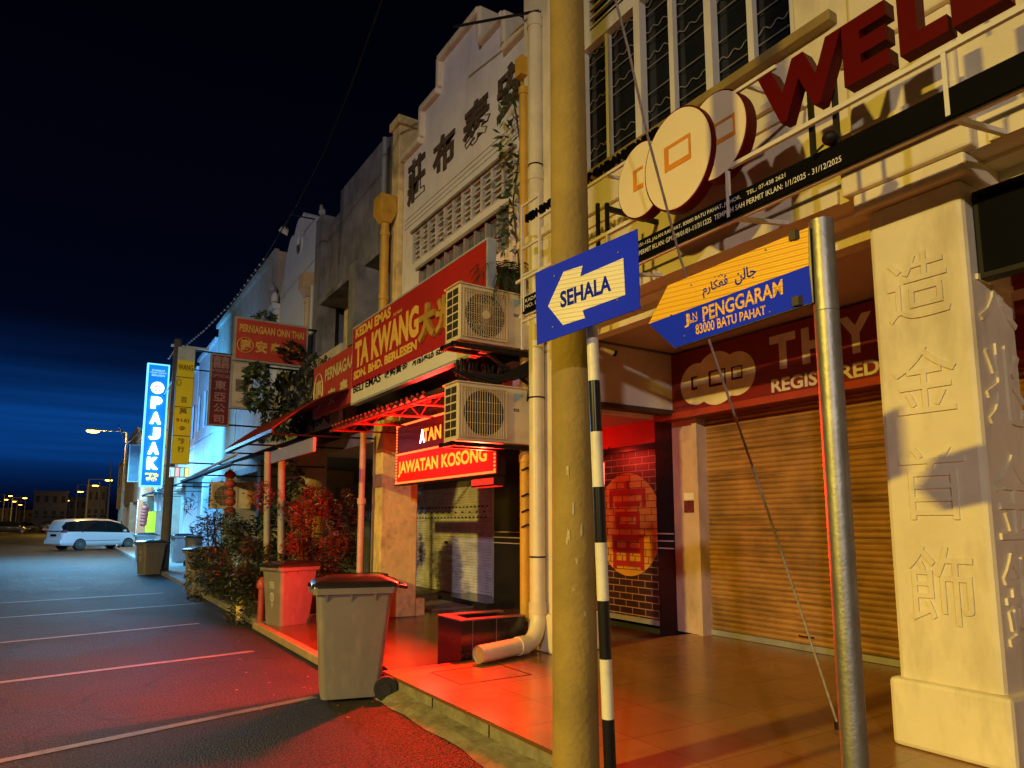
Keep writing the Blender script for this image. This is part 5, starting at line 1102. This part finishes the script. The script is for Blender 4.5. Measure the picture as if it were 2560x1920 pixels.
t.text('WANG', FY(21.985,xm-.2,xm+.2,z0+.80*hh,z0+.85*hh), .02); t.tube([(xm-.16+.05*math.cos(a), 21.98, z0+.69*hh+.10*math.sin(a)) for a in [2*math.pi*k/16 for k in range(17)]], .008, 4); t.build('lettering', mat('olive_ink', (.25,.20,.02), .5), s_)
# glowing pawn sign
s_, x0, x1, z0, z1 = proj_sign('glowing_sign', 'tall glowing blue sign with white letters PAJAK', 26.0, [(321,783),(368,789),(350,1053),(299,1050)], emit('blue_lightbox', (.0,.17,.62), 1.15), emit('cyan_tube', (.15,.6,1), 1.6), th=.22, fr_=.05)
hh = z1-z0; xm = (x0+x1)/2; t = MB()
for ch, a in (('P',.63),('A',.505),('J',.38),('A',.26),('K',.14)): t.text(ch, FY(25.975, xm-.165, xm+.165, z0+hh*a, z0+hh*(a+.095), slant=0), .07, .03)
t.build('lettering', emit('white_tube', (.75,.93,1), 7), s_)
t = MB(); t.text('SYARIKAT', FY(25.985,xm-.2,xm+.2,z0+.935*hh,z0+.95*hh), .02); t.text('PAJAK GADAI', FY(25.985,xm-.24,xm+.24,z0+.915*hh,z0+.93*hh), .02); t.text('BERLESEN', FY(25.985,xm-.2,xm+.2,z0+.895*hh,z0+.91*hh), .02); t.build('small_lettering', emit('soft_blue', (.3,.65,.9), 1.2), s_)
t = MB(); t.text('当押店', FY(25.985,xm-.2,xm+.2,z0+.08*hh,z0+.11*hh), .06); t.text('當舖', FY(25.985,xm-.16,xm+.16,z0+.045*hh,z0+.075*hh), .06); t.build('yellow_lettering', emit('lemon_tube', (1,.85,.02), 2.5), s_)
q = MB(); q.add([(xm+.2*math.cos(a), 25.97, z0+.80*hh+.2*math.sin(a)) for a in [2*math.pi*k/28 for k in range(28)]], [tuple(range(28))]); q.build('round_lamp', emit('white_disc', (.85,.92,1), 4), s_)
q = MB(); q.text('合', FY(25.965,xm-.12,xm+.12,z0+.80*hh-.13,z0+.80*hh+.13), .03); q.tube([(xm+.165*math.cos(a), 25.96, z0+.80*hh+.165*math.sin(a)) for a in [2*math.pi*k/24 for k in range(25)]], .014, 4); q.build('red_character', emit('red_tube', (1,.1,.08), 1.2), s_)
for k, (yy, dy) in enumerate(((25.88,-1),(26.28,1))): lamp('glowing_sign_light', 'AREA', (xm, yy, (z0+z1)/2), (.08,.42,1), (170 if dy < 0 else 1200), to=(xm, yy+dy*3, (z0+z1)/2), size=.5, size_y=hh*.9)
s_, x0, x1, z0, z1 = proj_sign('projecting_sign', 'faint grey distant sign between the street lamp and the glowing sign', 40.0, [(279,960),(304,961),(300,1042),(276,1040)], mat('dim_blue_panel', (.06,.10,.13), .6, var=.4), mat('grey_trim', (.3,.3,.3), .5))
# facade board of the same shop
y_l, y_r = Y_(3.9,*c2(1535,570)), 11.25
s_ = thing('shop_signboard', 'faded red signboard partly hidden behind the gold shop sign', 'sign', (3.95,12.3,3.6)); MB().box(3.92,4.02,y_r,y_l,3.62,4.62).build('board', mat('faded_red_panel', (.42,.045,.03), .5), s_)
t = MB(); t.text('PERNIAGAAN ONN THAI', FX(3.915, y_l-.75, y_l-.75-3.3, 4.22, 4.46), .04); t.text('安', FX(3.915, y_l-.95, y_l-1.38, 3.72, 4.05), .04); t.text('泰', FX(3.915, y_l-1.6, y_l-2.05, 3.76, 4.09), .04)
cy_ = y_l-.36; t.tube([(3.91, cy_+.27*math.cos(a), 4.1+.34*math.sin(a)) for a in [2*math.pi*k/24 for k in range(25)]], .016, 4); t.text('壽', FX(3.915, cy_+.2, cy_-.2, 3.88, 4.32), .03); t.build('lettering', mat('cream_vinyl', (.62,.48,.25), .5), s_)

# ================================================================ dark utility pole and overhead cable
dpl = thing('utility_pole', 'dark slender concrete pole right of the glowing blue sign', 'pole', (2.68,24.75,0)); x, y = 2.70, 24.75
MB().tube([(x,y,0),(x+.0,y,7.6)], [.15,.115], 16).build('shaft', mat('dark_concrete', (.13,.115,.10), .9, var=.3), dpl); MB().box(x-.2,x+.95,y-.03,y+.03,7.35,7.42).tube([(x-.25,y,6.9),(x,y,7.4)], .02, 6).build('crossarm', white_m, dpl)
cpts = [at(825,0,9), at(760,180,10), at(700,330,12), at(640,445,14), at(570,560,17), at(500,655,20), at(440,715,22.5), at(395,752,24.6)]
oc_ = MB().tube(cpts, .014, 6); oco = tag(oc_.build('overhead_cable', black_m), 'long sagging overhead cable running to the dark pole', 'cable')
q = MB(); 
for a, b_ in zip(cpts[4:], cpts[5:]):
    for k in range(9): q.sphere(a.lerp(b_, k/9), .03, 6, 4)
q.build('sleeves', mat('cable_sleeve', (.6,.7,.8), .3), oco)
q = MB().tube([(x-.1,y,6.2),(x-.4,y+4,5.2),(x-.6,y+12,5.2),(x-.4,y+24,7.6)], .02, 5); tag(q.build('service_wire', black_m), 'thin wire dropping from the dark pole toward the street lamp', 'cable')
# floodlight, pigeons
fl = thing('floodlight', 'small floodlight on an arm above the scalloped gable', 'floodlight', PX(620,492,4.0)); p = PX(618,492,4.0)
q = MB(); q.add([p+Vector(v) for v in ((-.18,-.02,-.12),(.02,-.05,-.22),(.1,.12,-.02),(-.08,.14,.06),(-.1,-.02,-.02),(.04,0,-.06),(.08,.1,.04),(0,.1,.08))], [(0,1,2,3),(4,5,6,7),(0,1,5,4),(1,2,6,5),(2,3,7,6),(3,0,4,7)]); q.build('head', white_m, fl); MB().tube([p, p+Vector((.0,-.3,.22)), p+Vector((.6,-.3,.25))], .02, 6).build('arm', black_m, fl)
def pigeon(label, p, s_=1.):
    t_ = thing('pigeon', label, 'bird', p, group='birds perched on the roofline'); q = MB(); p = Vector(p)
    q.tube([p+Vector((0,-.10,.05))*s_, p+Vector((0,-.04,.09))*s_, p+Vector((0,.03,.13))*s_, p+Vector((0,.07,.2))*s_, p+Vector((0,.08,.25))*s_, p+Vector((0,.13,.25))*s_], [.01*s_,.05*s_,.065*s_,.035*s_,.032*s_,.004*s_], 10); q.tube([p+Vector((0,0,0))*s_, p+Vector((0,.01,.1))*s_], .008*s_, 5); q.build('body', mat('pigeon_grey', (.40,.40,.42), .7), t_)
pigeon('pale bird perched on the dark pier right of the scalloped gable', (4.5,15.2,8.55), 1.4)
pigeon('bird perched on the left shoulder of the scalloped gable', (4.45,19.5,8.02), 1.2)

# ================================================================ white MPV
def make_car():
    t_ = thing('minivan', 'white minivan parked across the bays, seen from the rear right', 'car', (0,0,0)); q = MB()
    # local: front +x, length 4.9, width 1.8, origin at centre on the ground; sections (x, z_sill, z_belt, z_roof, half width at belt, half width at roof)
    L = [(-2.42,.35,.95,1.05,.70,.62),(-2.38,.30,1.02,1.45,.82,.60),(-2.2,.28,1.05,1.70,.87,.66),(-1.6,.25,1.05,1.77,.90,.70),(-.6,.24,1.03,1.80,.91,.71),(.4,.24,1.00,1.77,.91,.70),(1.1,.24,.98,1.60,.90,.68),(1.55,.25,.97,1.28,.89,.68),(1.95,.27,.90,1.02,.86,.66),(2.3,.32,.72,.82,.78,.60),(2.44,.38,.55,.62,.62,.5)]
    rings = []
    for x, zs_, zb__, zr, wb, wr in L: rings.append([(x,-wb*.93,zs_),(x,-wb,zs_+.2),(x,-wb,zb__),(x,-wr-.02,max(zb__+.02,zr-.10)),(x,-wr*.75,zr),(x,0,zr+.02),(x,wr*.75,zr),(x,wr+.02,max(zb__+.02,zr-.10)),(x,wb,zb__),(x,wb,zs_+.2),(x,wb*.93,zs_)])
    m_ = 11; vs = [p for r in rings for p in r]; body, gls = [], []
    for i in range(len(L)-1):
        for k in range(m_-1):
            f = (i*m_+k, (i+1)*m_+k, (i+1)*m_+k+1, i*m_+k+1); (gls if (k in (2,7) and 1 <= i <= 6) or (i in (6,7) and k in (3,4,5,6)) else body).append(f)
        body.append((i*m_+m_-1, (i+1)*m_+m_-1, (i+1)*m_, i*m_))
    q.add(vs, body, 0, True); q.add(rings[0], [tuple(range(m_))]); q.add(rings[-1], [tuple(range(m_))[::-1]])
    wp = mat('white_car_paint', (.74,.74,.76), .28, var=.02, coat=.6); q.build('body', wp, t_, local=True)
    MB().add(vs, gls, 0, True).build('side_glass', mat('tinted_glass', (.01,.01,.012), .08), t_, local=True)
    MB().add([(-2.43,-.55,1.05),(-2.43,.55,1.05),(-2.31,.5,1.52),(-2.31,-.5,1.52)], [(3,2,1,0)]).build('rear_window', mat('tinted_glass', (.01,.01,.012), .08), t_, local=True)
    q = MB()
    for x in (-1.38,.0,1.02): q.add([(x,-.925,.99),(x+.05,-.925,.99),(x+.03,-.745,1.68),(x-.02,-.745,1.68)], [(0,1,2,3)])
    q.box(-1.2,.9,-.925,-.905,.52,.545); q.build('pillar_trim', black_m, t_, local=True)
    for x in (-1.45,1.45):
        for s_ in (-1,1):
            a = MB().tube([(x,s_*.70,.335),(x,s_*.92,.335)], .335, 24).build('wheel', rubber, t_, bevel=.02, local=True); r = MB()
            r.tube([(x,s_*.88,.335),(x,s_*.925,.335)], .055, 10)
            for k in range(10): c_ = 2*math.pi*k/10; r.beam((x+.05*math.cos(c_), s_*.925, .335+.05*math.sin(c_)), (x+.235*math.cos(c_), s_*.925, .335+.235*math.sin(c_)), .035)
            r.tube([(x+.24*math.cos(c_), s_*.925, .335+.24*math.sin(c_)) for c_ in [2*math.pi*k/24 for k in range(25)]], .018, 5); r.build('rim', galv, a, local=True)
    for s_ in (-1,1):
        MB().box(-2.44,-2.20,s_*.62,s_*.90,1.0,1.14).build('tail_light', mat('tail_red', (.35,.05,.08), .2), t_, bevel=.02, local=True); MB().box(1.05,1.2,s_*.92,s_*1.08,1.03,1.15).build('mirror', wp, t_, bevel=.02, local=True)
        MB().box(2.12,2.34,s_*.55,s_*.80,.68,.78).build('headlight', mat('lens_clear', (.6,.6,.62), .1), t_, bevel=.02, local=True)
    MB().box(-2.47,-2.43,-.25,.25,.80,.92).build('number_plate', blk_v, t_, local=True); MB().box(-2.5,-2.35,-.80,.80,.36,.62).build('rear_bumper', wp, t_, bevel=.04, local=True); MB().box(-.3,.1,-.93,-.91,.83,.86).box(.75,.95,-.93,-.91,.83,.86).build('door_handle', wp, t_, local=True)
    return t_
car = make_car(); cc_ = G(200,1187.5); car.location = (cc_.x+.15, cc_.y+.9, 0); car.rotation_euler.z = R(30); car.scale = (1.03,1.03,1.03)

# ================================================================ street lamps
def make_lamp():
    t_ = thing('street_lamp', '', 'street lamp', (0,0,0), group='orange street lamps along the road')
    MB().tube([(0,0,0),(0,0,8.0)], [.10,.06], 10).build('pole', mat('lamp_pole_paint', (.45,.42,.36), .5), t_, local=True)
    MB().tube([(0,0,7.95),(-.4,0,8.02),(-1.7,0,8.0)], .04, 8).build('arm', mat('lamp_pole_paint', (.45,.42,.36), .5), t_, local=True)
    q = MB(); q.add([(-1.55,-.12,8.08),(-2.3,-.1,8.06),(-2.3,.1,8.06),(-1.55,.12,8.08),(-1.5,-.15,7.95),(-2.35,-.13,7.95),(-2.35,.13,7.95),(-1.5,.15,7.95)], [(0,1,2,3),(0,4,5,1),(1,5,6,2),(2,6,7,3),(3,7,4,0)]); h_ = q.build('head', mat('lamp_head_grey', (.3,.3,.28), .5), t_, local=True)
    MB().sphere((-1.95,0,7.90), .17, 10, 6, sq=(2.2,1,.7)).build('bulb', emit('sodium_bulb', (1,.50,.05), 15), h_, local=True); return t_
L0 = make_lamp(); k = 49.
def place_lamp(o, xh, yh, xp, D, label, s_=1.):   # head at photo x, y; pole at photo x
    p = PD(xp, yh, D); o.location = (p.x, p.y, 0); h = p.z; o.scale = (1, 1, h/8.0); o['label'] = label
    o.rotation_euler.z = 0 if xh < xp else R(180); return o
place_lamp(L0, 222, 933, 275, 46, 'nearest lit orange street lamp, left of the glowing blue sign')
for i, (xh, yh, xp, D, lb) in enumerate([(193,1035,192,117,'lit street lamp above the white minivan, second from the glowing sign'),(171,1047,168,134,'lit street lamp just left of the one over the minivan'),(170,1081,178,200,'low lit street lamp between the pale building and the minivan'),(116,1094,122,260,'small lit street lamp in front of the pale distant building'),(53,1083,55,220,'lit street lamp in the cluster at the far left, rightmost of it'),(35,1079,38,215,'lit street lamp in the middle of the far left cluster'),(17,1083,19,230,'dimmer lit street lamp low in the far left cluster'),(9,1069,10,170,'lit street lamp touching the left picture edge'),(28,1075,27,200,'small lit lamp between the leftmost lamp and the cluster'),(61,1090,63,280,'tiny lit lamp right of the far left cluster'),(44,1071,45,240,'lit lamp standing highest in the far left cluster'),(206,1062,208,150,'small lit lamp seen just right of the two over the minivan'),(90,1097,92,320,'tiny lit lamp left of the pale distant building')]):
    o = copy_tree(L0); place_lamp(o, xh, yh, xp, D, lb); o.scale = (1.5, 1.5, o.scale.z)
lamp('street_lamp_glow', 'POINT', tuple(PD(222,938,46)+Vector((0,0,-.2))), (1,.55,.08), 1800, .25)
for (px_, py_, D, pw) in ((120,1050,100,2200),(60,1085,190,3500),(0,1080,150,3000)): lamp('street_lamp_glow', 'POINT', tuple(PD(px_,py_,D)), (1,.55,.08), pw, .4)
for xp, yt, D, m_, lb in ((241,996,83,'teal lit bare pole beyond the nearest street lamp'.join(('','')),'teal lit bare pole beyond the nearest street lamp'),(217,1042,90,'','yellowish lit bare pole behind the white minivan')):
    p = PD(xp, yt, D); tag(MB().tube([(p.x,p.y,0),(p.x,p.y,p.z)], [.13,.08], 8).build('bare_pole', mat('lamp_pole_paint', (.45,.42,.36), .5)), lb, 'pole')
# far things
fb_ = mat('distant_render', (.30,.30,.34), .8, var=.2)
def far_block(label, xl, xr, yt, D, m_=fb_, n=4, rows=2):
    a, b_ = PD(xl, yt, D), PD(xr, yt, D); h = max(a.z, b_.z); t_ = thing('distant_building', label, 'building', ((a.x+b_.x)/2, a.y, 0))
    MB().box(a.x, b_.x, min(a.y,b_.y), min(a.y,b_.y)+12, 0, h).build('wall', m_, t_); y = min(a.y,b_.y); w = (b_.x-a.x)/n
    q = MB(); 
    for r_ in range(rows):
        for k in range(n): q.box(a.x+w*(k+.25), a.x+w*(k+.7), y-.05, y-.01, h-2.4-r_*3.2, h-1.0-r_*3.2)
    q.build('windows', sh_dark, t_); q = MB(); q.box(a.x-.2,b_.x+.2,y-.3,y,h-.3,h+.1); q.box(a.x,b_.x,y-1.6,y,3.0,3.3); q.build('cornice', m_, t_); return t_, a, b_, y
far_block('pale grey two storey block on the far side of the square', 76, 148, 1062, 150)
far_block('lower grey block right of the pale one, behind the minivan', 150, 188, 1075, 160, n=3)
far_block('dark block joining the end of the shophouse row', 190, 232, 1052, 130, n=3)
far_block('low dark building at the far left edge', -30, 28, 1098, 240, n=5, rows=1)
far_block('small building between the left edge and the pale block', 30, 74, 1102, 260, n=3, rows=1)
t_ = thing('lit_shopfront', 'bright bluish lit shopfront under the pale distant block', 'shopfront', PD(80,1140,148)); p = PD(80,1140,147); MB().box(p.x-.7,p.x+1.4,p.y,p.y+.2,0,3.4).build('lit_window', emit('cyan_far', (.3,.8,1), 3), t_); MB().box(p.x-1,p.x+1.8,p.y-.4,p.y,3.4,3.7).build('canopy', fb_, t_)
def far_car(label, px_, py_, D, col, rz):
    o = copy_tree(car); p = G(px_, 1130+1.6*1500/D); o.location = (p.x, p.y, 0); o.rotation_euler.z = R(rz); o.name = 'parked_car'; o['label'] = label; o['category'] = 'car'; o['group'] = 'distant parked cars'
    m_ = mat('car_paint_'+col[0], col[1], .3, coat=.5)
    for c_ in o.children:
        if c_.name.split('.')[0] == 'body': c_.data = c_.data.copy(); c_.data.materials[0] = m_
    return o
far_car('dark car parked at the far left of the square', 22, 1150, 105, ('dark',(.03,.03,.04)), 0)
far_car('pale car parked under the far left street lamps', 48, 1146, 130, ('pale',(.5,.45,.4)), 20)
far_car('dark car by the lit shopfront in the distance', 104, 1146, 120, ('blue',(.05,.07,.10)), 90)
# small things outside the lit shops
rn = random.Random(31)
for i, (px_, D, lb) in enumerate(((300,34,'white cloth hanging by the shopfront left of the dark pole'),)):
    q = MB(); p = PD(340,1070,31)
    N = 10; vs = []
    for k in range(N+1):
        u = k/N; vs += [(p.x+.35*(u-.5), p.y+.05*math.sin(u*12), p.z+1.0), (p.x+.30*(u-.5)+.05, p.y+.08*math.sin(u*12+1), p.z-.7)]
    q.add(vs, [(2*k,2*k+2,2*k+3,2*k+1) for k in range(N)], 0, True); tag(q.build('hanging_cloth', mat('pale_cloth', (.6,.65,.7), .8)), lb, 'cloth')
ls2 = thing('lantern_string', 'hanging string of pale red lanterns beside the yellow banner, left of the dark pole', 'lanterns', PD(312,1080,33))
for i in range(6): MB().sphere(PD(314-i*1.0,1098+i*6.6,33), .17, 10, 6, sq=(1,1,.8)).build('lantern', mat('faded_red_lantern', (.42,.07,.05), .6), ls2)
MB().tube([PD(314,1092,33),PD(309,1138,33)], .01, 5).build('cord', mat('gold_cord', (.45,.35,.15), .5), ls2)
p, p2 = PD(316,1105,34), PD(335,1150,34); tag(MB().box(p.x,p2.x,p.y,p.y+.04,p2.z,p.z).build('yellow_banner', mat('bright_yellow_panel', (.88,.70,.01), .5)), 'small yellow banner behind the pale lantern string', 'banner')
awning('small dark awning over the lit shops left of the dark pole', 2.9, 4.6, 30.5, 37, 2.9, 3.5, mat('navy_canvas', (.012,.018,.06), .6))
ss = thing('small_lit_sign', 'little cyan and pink lit sign box under the yellow vertical sign', 'sign', PYp(388,1015,24)); a, b_ = PYp(368,1008,24), PYp(408,1032,24)
MB().box(a.x,b_.x,24,24.1,b_.z,a.z).build('housing', white_m, ss); 
for k, c_ in enumerate(((.4,.9,1),(1,.5,.6),(.3,.8,1),(.9,.9,.3))): w_ = (b_.x-a.x)/4; MB().box(a.x+w_*k+.02,a.x+w_*(k+1)-.02,23.99,24,b_.z+.03,a.z-.03).build('lit_panel', emit('panel_%d' % k, c_, 1.0), ss)
